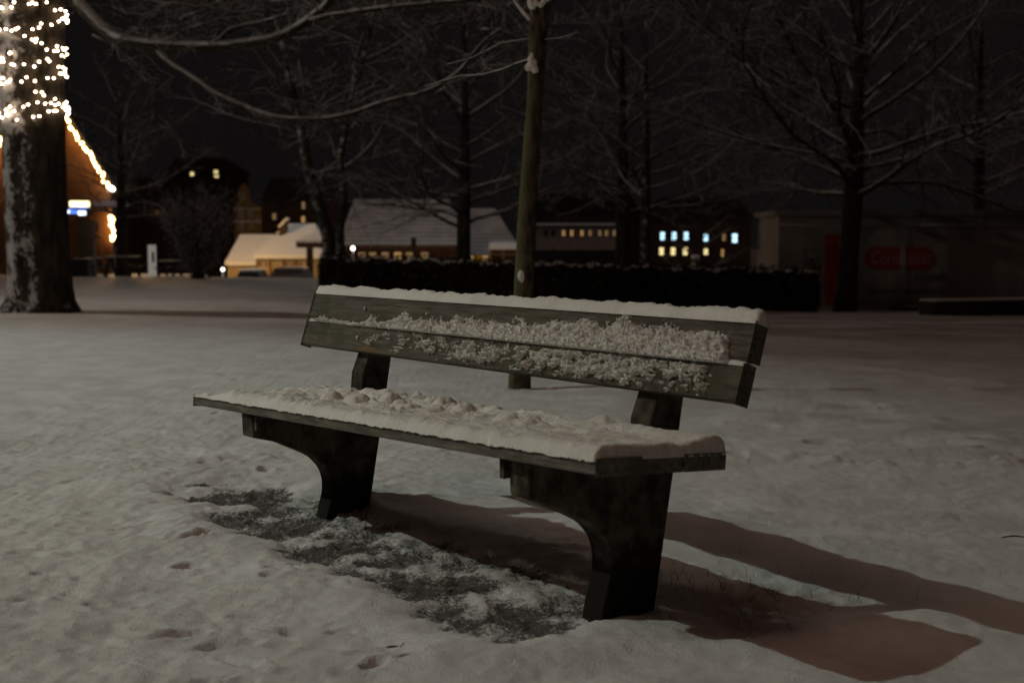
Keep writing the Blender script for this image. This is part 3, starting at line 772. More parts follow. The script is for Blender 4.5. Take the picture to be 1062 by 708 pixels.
def container():
    a, b = at(808, 213, CY), at(1130, 213, CY); g = min(ground(a.x, CY), ground(b.x, CY))-.1
    root = empty('test_centre_container', (a.x, CY, g), 0, 'long pale container wall of the test centre behind the wire fence', 'container')
    o = Vector(root.location)
    mb = MB(); mb.box((0, 0, 0), (b.x-a.x, 2.5, a.z-g-.25)); mb.build('wall', M_PALE, root)
    rf = MB(); rf.prism([(-.1, 0), (b.x-a.x+.1, 0), (b.x-a.x+.1, .12), (-.1, .12)], 2.8, Matrix.Translation((0, -.12, a.z-g-.25))); rf.build('roof', M_PALE, root)
    rb = MB()
    for k in range(1, 9):
        x = (b.x-a.x)*k/9; rb.box((x-.02, -.012, .05), (x+.02, -.002, a.z-g-.3))
    rb.build('wall_rib', M_PALE, root)
    d0, d1 = at(856, 243, CY), at(880, 316, CY)
    mb = MB(); mb.box((d0.x-o.x, -.03, d1.z-g), (d1.x-o.x, -.003, d0.z-g)); mb.build('door', M_RED, root)
    h = MB(); h.bar((d0.x-o.x+.08, -.06, (d0.z+d1.z)/2-g), (d0.x-o.x+.2, -.06, (d0.z+d1.z)/2-g), .02, .02); h.build('handle', M_STEEL, root)
container()
FY = 31.3
def banner():
    c = at(932, 268, FY+.12); root = empty('test_centre_sign', c, 0, 'pale banner with a red rounded test centre sign hung behind the fence', 'sign')
    a, b = at(888, 236, FY+.12)-c, at(1062, 318, FY+.12)-c
    mb = MB(); nx = 40
    for i in range(nx+1):
        t = i/nx; x = a.x+(b.x-a.x)*t; y = .02*math.sin(t*21)+.010*math.sin(t*47)
        mb.v += [(x, y, a.z+.01*math.sin(t*31)), (x, y+.012*math.sin(t*15), (a.z+b.z)/2), (x, y, b.z), (x, y+.006, b.z), (x, y+.006+.012*math.sin(t*15), (a.z+b.z)/2), (x, y+.006, a.z)]
    for i in range(nx):
        for j in range(6): mb.f.append((6*i+j, 6*i+6+j, 6*i+6+(j+1) % 6, 6*i+(j+1) % 6))
    mb.build('banner_cloth', simple('banner_cloth', (.24, .22, .20), (.29, .27, .24), 2, .8, .1), root, True)
    p0, p1 = at(896.5, 256.5, FY+.06)-c, at(969.5, 279, FY+.06)-c
    R = (p0.z-p1.z)/2; out = []
    for k in range(9): an = math.pi/2+math.pi*k/8; out.append((p0.x+R+R*math.cos(an), p1.z+R+R*math.sin(an)))
    for k in range(9): an = -math.pi/2+math.pi*k/8; out.append((p1.x-R+R*math.cos(an), p1.z+R+R*math.sin(an)))
    pl = MB(); pl.prism(out, .02, Matrix.Translation((0, p0.y, 0))); pl.build('red_plate', M_RED, root)
    text('Coronatest', 902, 965, 268, 13.5, FY+.05, mat('faded_print', (.36, .28, .27), .7), root, 'lettering', .25)
    text('Lübeck', 949, 981, 286.5, 10, FY+.05, M_INK, root, 'lettering')
    text('www.coronatest-luebeck.de', 901, 979, 301.5, 5, FY+.05, M_INK, root, 'lettering')
banner()
def wire_fence():
    us = [636, 787, 938, 1089]
    for k in range(1, 3):
        a, b = at(us[k], 232, FY), at(us[k+1]-1.5, 232, FY); g = ground((a.x+b.x)/2, FY)-.02
        root = empty('fence_panel', (a.x, FY, g), 0, ('wire construction fence panel across the red sign and door', 'wire construction fence panel at the right edge behind the low wall')[k-1], 'fence', 'wire construction fence panels')
        w = b.x-a.x; h = a.z-g; fr = MB()
        for x in (0.02, w-.02): fr.tube([(x, 0, 0), (x, 0, h)], [.021]*2, 8)
        for z in (.12, h-.03): fr.tube([(.02, 0, z), (w-.02, 0, z)], [.021]*2, 8)
        fr.build('frame', M_STEEL, root, True)
        ms = MB()
        for i in range(1, 34): x = w*i/34; ms.tube([(x, 0, .12), (x, 0, h-.03)], [.0022]*2, 4)
        for i in range(1, 9): z = .12+(h-.15)*i/9; ms.tube([(.02, -.004, z), (w-.02, -.004, z)], [.0022]*2, 4)
        ms.build('wire_mesh', M_STEEL, root)
        ft = MB(); ft.box((-.3, -.12, -.02), (.36, .12, .12)); ft.build('foot_block', M_CONC, root, bevel=.02)
wire_fence()
def low_wall():
    Y = 25; a, b = at(971, 313, Y), at(1130, 318, Y+1.2); g = ground(a.x, Y)-.35
    root = empty('low_wall', (a.x, Y, g), math.atan2(1.2, b.x-a.x), 'low dark planter wall capped with snow at the right edge', 'wall')
    w = (b-a).length; mb = MB(); mb.box((0, 0, 0), (w, .55, a.z-g)); mb.build('stone_block', simple('dark_stone', (.02, .019, .017), (.045, .042, .038), 6), root, bevel=.02)
    sn = MB(); sn.box((.01, .02, a.z-g+.002), (w-.01, .54, a.z-g+.035)); sn.build('wall_snow', M_SNOWFAR, root, bevel=.02)
low_wall()

# ------------------------------------------------------------------ buildings of the town below
M_BROWN = simple('brown_timber', (.055, .026, .015), (.10, .048, .026), 3, .8, .2, stretch=(1, 1, 4))
M_YEL = simple('yellow_boards', (.30, .23, .13), (.38, .30, .17), 2, .8, .2)
M_BRICK = simple('dark_brick', (.05, .030, .022), (.085, .05, .036), 5, .9, .2)
M_PLAST = simple('pink_plaster', (.24, .19, .17), (.30, .24, .21), 1, .9, .1)
M_OCHRE = simple('ochre_render', (.20, .13, .055), (.27, .18, .08), 1, .9, .1)
M_DARKGLASS = mat('dark_glass', (.012, .012, .016), .15, .5)
def glow(name, c, s): return mat(name, (.02, .02, .02), .5, emit=c, es=s)
G_BLUE = glow('cool_window_light', (.50, .82, 1.0), 2.0); G_YEL = glow('warm_window_light', (1.0, .80, .36), 1.3)
G_DIM = glow('dim_window_light', (1.0, .62, .28), .22); G_AMB = glow('amber_window_light', (1.0, .55, .20), .45)
G_WHITE = glow('white_lamp_light', (1.0, .93, .80), 6)
def building(name, label, u0, u1, v_top, v_base, Y, depth, wall, cat='building', group='buildings of the town below'):
    a, b = at(u0, v_top, Y), at(u1, v_top, Y); zb = at(u0, v_base, Y).z; zb = min(zb, ground((a.x+b.x)/2, Y))-.2
    root = empty(name, (a.x, Y, zb), 0, label, cat, group)
    w = b.x-a.x; h = a.z-zb; mb = MB(); mb.box((0, 0, 0), (w, depth, h)); mb.build('wall', wall, root)
    return root, w, h, zb
def win(root, u0, u1, v0, v1, Y, glass, bars=True, frame=None):
    o = Vector(root.location); a, b = at(u0, v0, Y)-o, at(u1, v1, Y)-o; t = .06
    f = MB(); y0, y1 = -.06, -.003
    f.box((a.x, y0, b.z), (a.x+t, y1, a.z)); f.box((b.x-t, y0, b.z), (b.x, y1, a.z))
    f.box((a.x+t, y0, a.z-t), (b.x-t, y1, a.z)); f.box((a.x+t, y0, b.z), (b.x-t, y1, b.z+t))
    if bars:
        mx = (a.x+b.x)/2; mz = (a.z+b.z)/2
        f.box((a.x+t, y0+.01, mz-.04), (b.x-t, y1, mz+.04))
    w = f.build('window', frame or M_BROWN, root)
    g = MB(); g.box((a.x+t, -.03, b.z+t), (b.x-t, -.004, a.z-t)); g.build('pane', glass, w); return w
def roof(root, pts_lo, pts_hi, mat_, name='roof', thick=.2):
    # sloping slab between an eaves line and a ridge line (local coordinates)
    mb = MB(); a, b = pts_lo; c, d = pts_hi
    V = [a, b, d, c]; V2 = [Vector(p)-Vector((0, 0, thick)) for p in V]
    k = 0; mb.v = [tuple(p) for p in V]+[tuple(p) for p in V2]
    mb.f = [(0,1,2,3), (7,6,5,4), (0,4,5,1), (1,5,6,2), (2,6,7,3), (3,7,4,0)]
    return mb.build(name, mat_, root)
def pitched(root, uL, uR, vE, rL, rR, vR, Y, depth, over=.4, m=None, back=True):
    # eaves at (uL..uR, vE) on the front, ridge at (rL..rR, vR) half the depth behind
    o = Vector(root.location); a, b = at(uL, vE, Y-over)-o, at(uR, vE, Y-over)-o; c, d = at(rL, vR, Y+depth/2)-o, at(rR, vR, Y+depth/2)-o
    roof(root, (a, b), (c, d), m or M_SNOWFAR)
    e = Vector((a.x, depth+over, a.z)); f = Vector((b.x, depth+over, b.z))
    roof(root, (f, e), (d+Vector((0, .02, 0)), c+Vector((0, .02, 0))), m or M_SNOWFAR)
    for tri in ((a, c, e), (b, f, d)):                             # gable or hip ends
        g = MB(); g.poly([p-Vector((0, 0, .05)) for p in tri]); g.build('roof_end', m or M_SNOWFAR, root)
def tiled_snow():
    m = mat('snowy_tiles', (.5, .5, .5), .85, .15); n = NT(m); v = n.coord()
    w = n.n('ShaderNodeTexWave', bands_direction='Z'); w.inputs['Scale'].default_value = 1.05; w.inputs['Distortion'].default_value = .6; w.inputs['Detail'].default_value = 2
    n.link(v, w.inputs['Vector']); k = n.noise(v, .6, 5)
    n.base(n.mix(n.rng(n.math('ADD', n.math('MULTIPLY', w.outputs['Fac'], .45), k), .45, 1.0), (.30, .30, .30), (.62, .62, .63))); return m
M_TILES = tiled_snow()
# big hall with the long snowy roof
Y = 95
h1, w, h, zb = building('market_hall', 'long low hall under a wide grey snowy roof with lit shop windows below', 353, 478, 254, 276, Y, 14, M_BROWN)
pitched(h1, 350, 482, 253.5, 367, 466, 207, Y, 14, .6, M_TILES)
fa = MB(); o = Vector(h1.location); a, b = at(351, 253.5, Y-.62)-o, at(481, 259, Y-.62)-o
fa.box((a.x, a.y-.05, b.z), (b.x, a.y-.004, a.z-.05)); fa.build('fascia', M_BROWN, h1)
for i, (u, g_) in enumerate([(375, G_DIM), (386, G_DIM), (399, G_DIM), (412, G_AMB), (424, G_DIM), (440, G_DIM)]): win(h1, u-4, u+5, 261, 269, Y, g_)
h2, w, h, zb = building('gabled_hall', 'gabled hall with a steep pale snowy roof right of the long roofed hall', 476, 539, 262, 278, 98, 12, M_BROWN)
pitched(h2, 472, 542, 261.5, 484, 513, 216, 98, 12, .5, M_TILES)
for u in (488, 503): win(h2, u-4, u+4, 264.5, 271, 98, G_AMB)
# sheds with warm lit roof
s1, w, h, zb = building('timber_shed', 'low yellow boarded shed with a warm lit snowy roof', 266, 332, 265, 292, 74, 7, M_YEL)
pitched(s1, 263, 334, 264.5, 296, 327, 232, 74, 7, .35)
fa = MB(); o = Vector(s1.location)
for u in (266.5, 280, 294, 307, 320):
    a = at(u, 266, 74)-o; fa.box((a.x-.05, -.05, 0), (a.x+.05, -.004, h-.12))
a, b = at(264, 265, 73.7)-o, at(333, 267.5, 73.7)-o
fa.box((a.x, -.06, b.z), (b.x, -.052, a.z)); fa.build('timber_frame', simple('orange_timber', (.16, .06, .02), (.22, .09, .03), 3), s1)
dm = MB()
for u in (270, 276, 297, 304, 312):
    a = at(u, 273.5, 74)-o; dm.prism([(a.x-.06, a.z), (a.x, a.z-.09), (a.x+.06, a.z), (a.x, a.z+.09)], .02, Matrix.Translation((0, -.024, 0)))
dm.build('carved_hole', M_INK, s1)
ch = MB(); a = at(289.5, 236, 76)-o; b = at(297, 226, 76)-o
ch.prism([(a.x, a.z-.5), (a.x+.42, a.z-.2), (b.x, b.z-.1), (a.x, a.z-.0)], .6, Matrix.Translation((0, 2, 0))); ck = ch.build('dormer', M_BRICK, s1)
sn = MB(); sn.bar(Vector((a.x-.03, 2.3, a.z+.03)), Vector((b.x+.05, 2.3, b.z-.02)), .7, .12); sn.build('dormer_snow', M_SNOWFAR, ck)
s2, w, h, zb = building('side_shed', 'lower dim shed roof on the left of the yellow boarded shed', 236, 266, 272, 292, 76, 6, M_YEL)
pitched(s2, 233, 266, 271.5, 249, 284, 243, 76, 6, .3)
# timber porch with one post
o = at(321, 290, 66); po = empty('timber_porch', (o.x, 66, ground(o.x, 66)), 0, 'brown timber porch on one post in front of the yellow shed', 'porch'); o = Vector(po.location)
a, b = at(307, 250, 66)-o, at(334, 257, 66)-o; mb = MB(); mb.box((a.x, 0, b.z), (b.x, .25, a.z)); mb.build('beam', M_BROWN, po, bevel=.01)
a, b = at(317.5, 257, 66)-o, at(324.5, 293, 66)-o; mb = MB(); mb.box((a.x, .02, 0), (b.x, .23, a.z-.004)); mb.build('post', M_BROWN, po, bevel=.01)
a, b, c = at(306, 249.8, 65.8)-o, at(335, 249.8, 65.8)-o, at(331, 238, 68)-o
mb = MB(); mb.poly([a, b, c]); mb.v += [tuple(Vector(p)-Vector((0, -.02, .08))) for p in (a, b, c)]; mb.f += [(5, 4, 3), (0, 3, 4, 1), (1, 4, 5, 2), (2, 5, 3, 0)]
mb.build('roof', M_SNOWFAR, po)
lb = MB(); lb.ball(at(323, 289, 65.8)-o, .07); lb.build('bulb', glow('orange_lamp_light', (1, .45, .12), 5), po)
# historic houses behind
def gable_house():
    Y = 150; root, w, h, zb = building('gabled_town_house', 'narrow ochre house with a curved gable among dark roofs', 243, 271, 216, 290, Y, 12, M_OCHRE); o = Vector(root.location)
    px = [(243, 216), (245, 211), (248, 208), (246.5, 203), (247, 198), (249, 193), (252.5, 190), (256, 193), (258.5, 198), (259, 203), (260, 208), (266, 212), (271, 216)]
    pts = [at(u, v, Y)-o for u, v in px]; mb = MB(); mb.prism([(p.x, p.z) for p in pts], .5); mb.build('gable', M_OCHRE, root)
    for u, v in ((251, 204), (250, 222), (260, 222), (250, 234), (260, 234), (268, 228)): win(root, u-2, u+2, v-3.5, v+3.5, Y, M_DARKGLASS, True, M_WHITE)
    cn = MB()
    for v in (216, 229): a, b = at(242.5, v, Y)-o, at(271.5, v+1.2, Y)-o; cn.box((a.x, -.2, b.z), (b.x, -.006, a.z))
    cn.build('cornice', M_WHITE, root)
gable_house()
def dark_house(label, u0, u1, vE, vR, Y, wins, wall=M_BRICK, depth=14, rs=.12, rm=None):
    root, w, h, zb = building('town_house', label, u0, u1, vE, 290, Y, depth, wall)
    pitched(root, u0-2, u1+2, vE, u0+(u1-u0)*rs, u1-(u1-u0)*rs, vR, Y, depth, .5, rm or M_ROOFD)
    for u0_, u1_, v0, v1, g in wins: win(root, u0_, u1_, v0, v1, Y, g)
    return root
dark_house('broad dark brick house behind the dark shrub with one small lit window', 128, 236, 212, 184, 160,
           [(159, 166, 202+12, 210+12, M_DARKGLASS), (161, 165, 217, 222, G_AMB)]+[(u, u+5, 226+k*18, 238+k*18, M_DARKGLASS) for u in (136, 146, 176, 190, 204, 218) for k in (0, 1)])
dark_house('distant dark house on the rise with a few small bright windows under the roof', 175, 240, 175, 164, 225, [(197, 201.5, 178.5, 182.5, G_YEL), (221.5, 226.5, 176.5, 180, G_YEL), (222, 227, 181.5, 184.5, G_YEL)])
dark_house('tall dark house with two faintly lit windows above the warm lit roof', 273, 348, 205, 185, 130, [(282, 287, 221, 228, G_DIM), (312.5, 317, 209, 217, G_DIM), (312, 317, 224, 231, G_AMB), (289, 294, 208, 216, M_DARKGLASS), (330, 335, 210, 218, M_DARKGLASS)])
root = dark_house('long pale house with a row of small orange windows', 556, 642, 233, 224, 130, [(u-2, u+2, 238.5, 245, g) for u, g in ((566, M_DARKGLASS), (574, M_DARKGLASS), (584.5, G_AMB), (593, G_AMB), (603.5, G_AMB), (612, G_DIM), (622, G_DIM), (629, G_DIM), (637, G_DIM))], M_PLAST)
sn = MB(); o = Vector(root.location); a, b = at(556, 232.3, 129.3)-o, at(642, 233.5, 129.3)-o; sn.box((a.x, -.9, b.z), (b.x, -.6, a.z+.05)); sn.build('eaves_snow', M_SNOWFAR, root)
dark_house('large dark roofed house behind the row of small orange windows', 540, 668, 226, 200, 175, [(600, 604, 218+10, 222+10, M_DARKGLASS)])
dark_house('dark house with two rows of bright blue and yellow windows', 672, 779, 226, 205, 140,
           [(u-2.7, u+2.7, 240.3, 249.3, G_BLUE) for u in (687, 699, 711.5)]+[(729.5, 734.5, 242.5, 250.5, G_BLUE), (759, 765, 242, 252, G_BLUE), (748.5, 753, 242.5, 250, G_DIM)]
           + [(u-2.7, u+2.7, 256.3, 264.8, G_YEL) for u in (686, 698, 710.5)]+[(729.5, 734.5, 257.5, 264.5, G_YEL), (747.5, 751, 258, 266.5, G_AMB)]
           + [(703, 712, 218.5+8, 221+8, M_DARKGLASS)], M_BRICK)
dark_house('far dark house whose two faint attic windows show above the blue windows', 690, 750, 224, 208, 190, [(704, 712, 218+7, 222+7, G_DIM), (730, 736, 219+7, 222.5+7, G_AMB)])
# stall and railing between
st, w, h, zb = building('timber_stall', 'small brown timber stall with pale frame between hedge and gabled hall', 508, 537, 257, 280, 80, 4, M_BROWN, 'stall', None); o = Vector(st.location)
fr = MB()
for u in (508.5, 522, 536): a = at(u, 257, 80)-o; fr.box((a.x-.06, -.05, 0), (a.x+.06, -.004, h-.005))
for v in (257, 263): a, b = at(508, v, 80)-o, at(537, v+1.4, 80)-o; fr.box((a.x, -.09, b.z), (b.x, -.054, a.z))
fr.build('frame', simple('pale_timber', (.22, .16, .10), (.30, .22, .14), 3), st)
a, b = at(507, 257, 80)-o, at(538, 257, 80)-o; roof(st, (Vector((a.x, -.3, h+.1)), Vector((b.x, -.3, h+.1))), (Vector((a.x, 4, h+.35)), Vector((b.x, 4, h+.35))), M_SNOWFAR)
def railing():
    Y = 58; a, b = at(548, 259, Y), at(655, 259, Y); g = ground((a.x+b.x)/2, Y)
    root = empty('street_railing', (a.x, Y, g), 0, 'dark board fence along the street behind the hedge', 'fence'); h = a.z-g; w = b.x-a.x
    mb = MB(); mb.box((0, 0, 0), (w, .05, h-.06)); mb.build('board_panel', M_ROOFD, root)
    n = 4
    for i in range(n+1):
        x = w*i/n; p = MB(); p.box((x-.06, -.08, 0), (x+.06, -.004, h+.03)); p.build('post', M_ROOFD, root)
    t = MB(); t.box((0, -.03, h-.058), (w, .08, h-.01)); t.build('rail', M_ROOFD, root)
railing()
def cap_pillar():
    Y = 70; p = at(722, 275, Y); g = ground(p.x, Y); root = empty('capped_pillar', (p.x, Y, g), 0, 'short stone pillar with a rounded cap of snow before the lit windows', 'pillar')
    h = at(722, 266.5, Y).z-g; mb = MB(); mb.tube([(0,0,0), (0,0,h)], [.24, .24], 14); mb.build('shaft', M_CONC, root, True)
    sn = MB(); sn.ball((0, 0, h), .27, 14, 8, (1, 1, .42)); sn.build('cap_snow', M_SNOWFAR, root, True)
    b = MB(); b.tube([(0, 0, h-.42), (0, 0, h-.36)], [.36, .36], 14); b.build('ledge', M_SNOWFAR, root, True)
cap_pillar()
def slim_signal():
    Y = 70; p = at(429, 268, Y); g = ground(p.x, Y); root = empty('traffic_signal', (p.x, Y, g), 0, 'slim dark post with a box head against the long snowy roof', 'signal')
    h = at(429, 256, Y).z-g; mb = MB(); mb.tube([(0,0,0), (0,0,h)], [.06, .06], 8); mb.build('pole', M_INK, root, True)
    b = MB(); b.box((-.13, -.12, h-.05), (.13, .12, h+.5)); b.build('signal_head', M_INK, root, bevel=.03)
    v = MB()
    for k in range(3): v.tube([(0, -.13, h+.06+.16*k), (0, -.2, h+.06+.16*k)], [.07, .07], 10)
    v.build('visor', M_INK, root)
slim_signal()
p = at(496, 267, 72); sg = empty('yellow_sign', (p.x, 72, ground(p.x, 72)), 0, 'small yellow street sign right of the wide dark trunk', 'sign')
mb = MB(); zl = p.z-ground(p.x, 72); mb.tube([(0,0,0), (0,0,zl)], [.03]*2, 8); mb.build('post', M_STEEL, sg, True)
mb = MB(); mb.prism([(0, zl-.22), (.24, zl), (0, zl+.22), (-.24, zl)], .02, Matrix.Translation((0, -.06, 0))); mb.build('plate', mat('yellow_paint', (.65, .45, .03), .5, emit=None), sg)
# round lit lamps by the hall
def globe_lamp(u, v, Y, label, c, s, power, R):
    p = at(u, v, Y); g = ground(p.x, Y); root = empty('street_lamp', (p.x, Y, g), 0, label, 'lamp', 'small lit lamps by the halls')
    mb = MB(); mb.tube([(0,0,0), (0,0,p.z-g-R)], [.04]*2, 8); mb.build('pole', M_INK, root, True)
    b = MB(); b.ball((0, 0, p.z-g), R, 12, 8); b.build('globe', glow('lamp_glass', c, s), root, True)
    lamp('street_lamp_light', 'POINT', (p.x, Y-.35, p.z+.05), power, c, .1)
globe_lamp(366, 257.5, 88, 'bright white lamp under the eaves of the long hall', (1, .95, .85), 6, 90, .13)
globe_lamp(351, 262.5, 86, 'smaller white lamp beside the two stemmed tree', (1, .9, .8), 3.5, 60, .085)
globe_lamp(231, 279.5, 60, 'low white lamp beside the parked cars', (1, .95, .85), 6, 30, .07)

# ------------------------------------------------------------------ parked cars on the street
def car(u, v_top, Y, wpx, label, paint, glass, seed):
    p = at(u, v_top, Y); g = p.z-1.46; root = empty('parked_car', (p.x, Y, g), 0, label, 'car', 'snowy cars parked on the street')
    s = wpx/FPX*Y/1.78
    def sec(y, hw, z0, z1, hw2): return [(-hw, y, z0), (hw, y, z0), (hw, y, z0+(z1-z0)*.55), (hw2, y, z1), (-hw2, y, z1), (-hw, y, z0+(z1-z0)*.55)]
    rows = [sec(0, .76, .28, .72, .66), sec(.15, .86, .2, .86, .74), sec(1.0, .89, .2, .98, .76), sec(1.15, .89, .2, 1.0, .76), sec(3.9, .89, .2, 1.0, .76), sec(4.15, .84, .3, .9, .7)]
    mb = MB()
    for r_ in rows: mb.v += [(x*s, y, z) for x, y, z in r_]
    for i in range(len(rows)-1):
        for j in range(6): mb.f.append((6*i+j, 6*i+6+j, 6*i+6+(j+1) % 6, 6*i+(j+1) % 6))
    mb.f += [tuple(range(5, -1, -1)), tuple(range(6*len(rows)-6, 6*len(rows)))]
    mb.build('body', paint, root, True, .03)
    cb_ = [(-.74, 1.05, .98), (.74, 1.05, .98), (.58, 1.75, 1.42), (-.58, 1.75, 1.42), (-.76, 3.9, .98), (.76, 3.9, .98), (.58, 3.2, 1.42), (-.58, 3.2, 1.42)]
    mb = MB(); mb.v = [(x*s, y, z) for x, y, z in cb_]; mb.f = [(1, 5, 6, 2), (5, 4, 7, 6), (4, 0, 3, 7)]
    mb.build('side_glass', glass, root)
    ws = MB(); ws.v = [(x*s, y-.004, z) for x, y, z in cb_[:4]]; ws.f = [(0, 1, 2, 3)]; ws.build('windscreen', glass, root)
    rf = MB()
    n = 8
    for i in range(n+1):
        t = -1+2*i/n; z = 1.46+.05*math.sqrt(max(0, 1-t*t))
        rf.v += [(t*.62*s, 1.62, z-.03), (t*.62*s, 3.3, z-.02), (t*.62*s, 3.3, 1.40), (t*.62*s, 1.62, 1.40)]
    for i in range(n):
        for j in range(4): rf.f.append((4*i+j, 4*i+4+j, 4*i+4+(j+1) % 4, 4*i+(j+1) % 4))
    rf.f += [(3, 2, 1, 0), tuple(4*n+j for j in range(4))]
    rf.build('roof_snow', M_SNOWFAR, root, True)
    mr = MB(); mr.ball((0, 1.5, 1.2), .11, 8, 6, (1.1, .3, .6)); mr.build('mirror', M_INK, root, True)
    for sx in (-1, 1):
        for y in (.85, 3.3):
            wh = MB(); wh.tube([(sx*.70*s, y, .32), (sx*.90*s, y, .32)], [.32]*2, 18); wh.build('wheel', M_INK, root)
        hl = MB(); hl.ball((sx*.62*s, .06, .62), .11, 8, 6, (1.2, .4, .8)); hl.build('headlight', M_STEEL, root, True)
    return root
M_CARS = mat('silver_paint', (.35, .36, .37), .35, .5, .5); M_CARD = mat('dark_paint', (.05, .05, .06), .35, .5)
car(292, 278.5, 56, 46, 'snow covered silver car with a frosted windscreen below the yellow shed', M_CARS, simple('frosted_glass', (.16, .16, .17), (.24, .24, .25), 4, .7), 1)
car(251, 280, 60, 30, 'pale parked car with a dark windscreen next to the low lamp', M_WHITE, M_DARKGLASS, 2)

# ------------------------------------------------------------------ stall house with lights, tables and things on the left
HY = 57
HC = at(41, 200, HY); HN = Vector((HC.x, HC.y, 0)).normalized()     # its front faces the park
HRZ = math.atan2(-HN.x, HN.y)
def onfront(u, v, off=0.0):                         # point of the stall's front seen at (u, v), off metres before it
    d = ray(u, v); t = HN.dot(HC-Vector((0, 0, CAMH))-HN*off)/HN.dot(d); return Vector((0, 0, CAMH))+d*t
def light_house():
    apex = (41, 80); eL, eR = (-36, 200), (118, 200)
    root = empty('festive_stall', (HC.x, HC.y, ground(HC.x, HC.y)-.1), HRZ, 'steep gabled timber stall with glowing light chains along its roof edge', 'stall')
    bpy.context.view_layer.update(); MI = root.matrix_world.inverted(); g = root.location.z
    L_ = lambda u, v: MI @ onfront(u, v)
    a, b, t = L_(*eL), L_(*eR), L_(*apex)
    tim = simple('orange_brown_boards', (.10, .045, .02), (.16, .075, .032), 4, .8, .3, stretch=(1, 1, .2))
    mb = MB(); mb.prism([(a.x+.1, 0), (b.x-.1, 0), (b.x-.1, b.z), (t.x, t.z-.1), (a.x+.1, a.z)], 6); mb.build('wall', tim, root)
    for p, q in ((a, t), (t, b)):
        mb = MB(); d = Vector((q.x-p.x, 0, q.z-p.z)).normalized(); n = Vector((-d.z, 0, d.x)); k = .16
        e0 = p-d*.25 if p is a else p; e1 = q+d*.25 if q is b else q
        mb.prism([(e0.x, e0.z), (e1.x, e1.z), (e1.x+n.x*k, e1.z+n.z*k), (e0.x+n.x*k, e0.z+n.z*k)], 6.6, Matrix.Translation((0, -.3, 0)))
        mb.build('roof', M_ROOFD, root)
    dr = MB()
    p, q = L_(80, 228), L_(92, 285); dr.box((p.x, -.06, .02), (q.x+.3, -.004, p.z)); dr.build('door', M_INK, root)
    # awning and lit panel
    aw = MB(); p, q = L_(92, 209), L_(130, 216)
    aw.v = [(p.x-2.5, -.004, p.z+.05), (q.x, -.004, p.z+.05), (q.x+.2, -1.2, q.z+.05), (p.x-2.5, -1.2, q.z+.05)]; aw.v += [(x, y, z-.08) for x, y, z in aw.v]
    aw.f = [(0,1,2,3), (7,6,5,4), (0,4,5,1), (1,5,6,2), (2,6,7,3), (3,7,4,0)]; aw.build('awning', mat('blue_canvas', (.05, .05, .10), .8), root)
    return root
light_house()
def lit_sign():
    c = onfront(79, 214, 1.3); root = empty('lit_sign', c, HRZ, 'glowing blue and yellow panel sign under the festive stall gable', 'sign')
    bpy.context.view_layer.update(); MI = root.matrix_world.inverted()
    def pan(u0, u1, v0, v1, m, name, dy=0):
        a, b = MI @ onfront(u0, v0, 1.3), MI @ onfront(u1, v1, 1.3); mb = MB(); mb.box((a.x, dy, b.z), (b.x, dy+.06, a.z)); mb.build(name, m, root, bevel=.01)
    pan(69, 96, 207, 223, M_INK, 'housing', .064)
    pan(72, 93, 208.5, 214.5, glow('warm_panel_light', (1.0, .80, .42), 3.0), 'warm_panel'); pan(69.5, 90, 215, 218, glow('blue_panel_light', (.10, .25, 1.0), 1.6), 'blue_panel')
    pan(67, 72, 218.4, 221, glow('white_panel_light', (.85, .9, 1.0), 4), 'white_panel'); pan(81, 89, 219, 223, glow('white_panel_light', (.85, .9, 1.0), 4), 'white_panel'); pan(72.4, 80.6, 218.8, 221.5, glow('blue_panel_light', (.10, .25, 1.0), 1.6), 'blue_panel')
lit_sign()
M_AMBER = mat('amber_bulb', (.9, .7, .4), .4, emit=(1.0, .56, .20), es=22)
def chain(p0, p1, n, label, seed, off=.42, spread=.09):
    r = random.Random(seed); a, b = onfront(*p0, off), onfront(*p1, off)
    root = empty('light_chain', a, 0, label, 'light chain', 'light chains on the festive stall')
    w = MB(); w.tube([Vector((0,0,0)), b-a], [.008]*2, 4); w.build('wire', M_WIRE, root); first = None
    for k in range(n):
        p = (b-a)*((k+.5)/n)+Vector((r.uniform(-spread, spread), r.uniform(-.03, .0), r.uniform(-spread, spread)))
        if first is None:
            mb = MB(); mb.ball((0,0,0), .06, 8, 6); o = first = mb.build('bulb', M_AMBER, root, True)
        else: o = first.copy(); COL.objects.link(o); o.parent = root
        o.location = p
chain((43, 84), (116, 197), 46, 'light chain down the right edge of the festive stall roof', 1)
chain((39, 84), (-30, 197), 44, 'light chain down the left edge of the festive stall roof', 2)
chain((116, 219), (117, 250), 16, 'short upright light chain below the right eave of the festive stall', 3, .25, .09)
mb = MB(); c = onfront(115, 196, .5); lt = empty('eave_lamp', c, 0, 'bright white lamp at the right eave of the festive stall', 'lamp')
mb.ball((0,0,0), .14, 10, 7, (1.2, 1, .9)); mb.build('globe', glow('eave_lamp_light', (1, .9, .68), 14), lt, True); mb = MB(); mb.box((-.06, .1, .08), (.06, .4, .14)); mb.build('bracket', M_INK, lt)

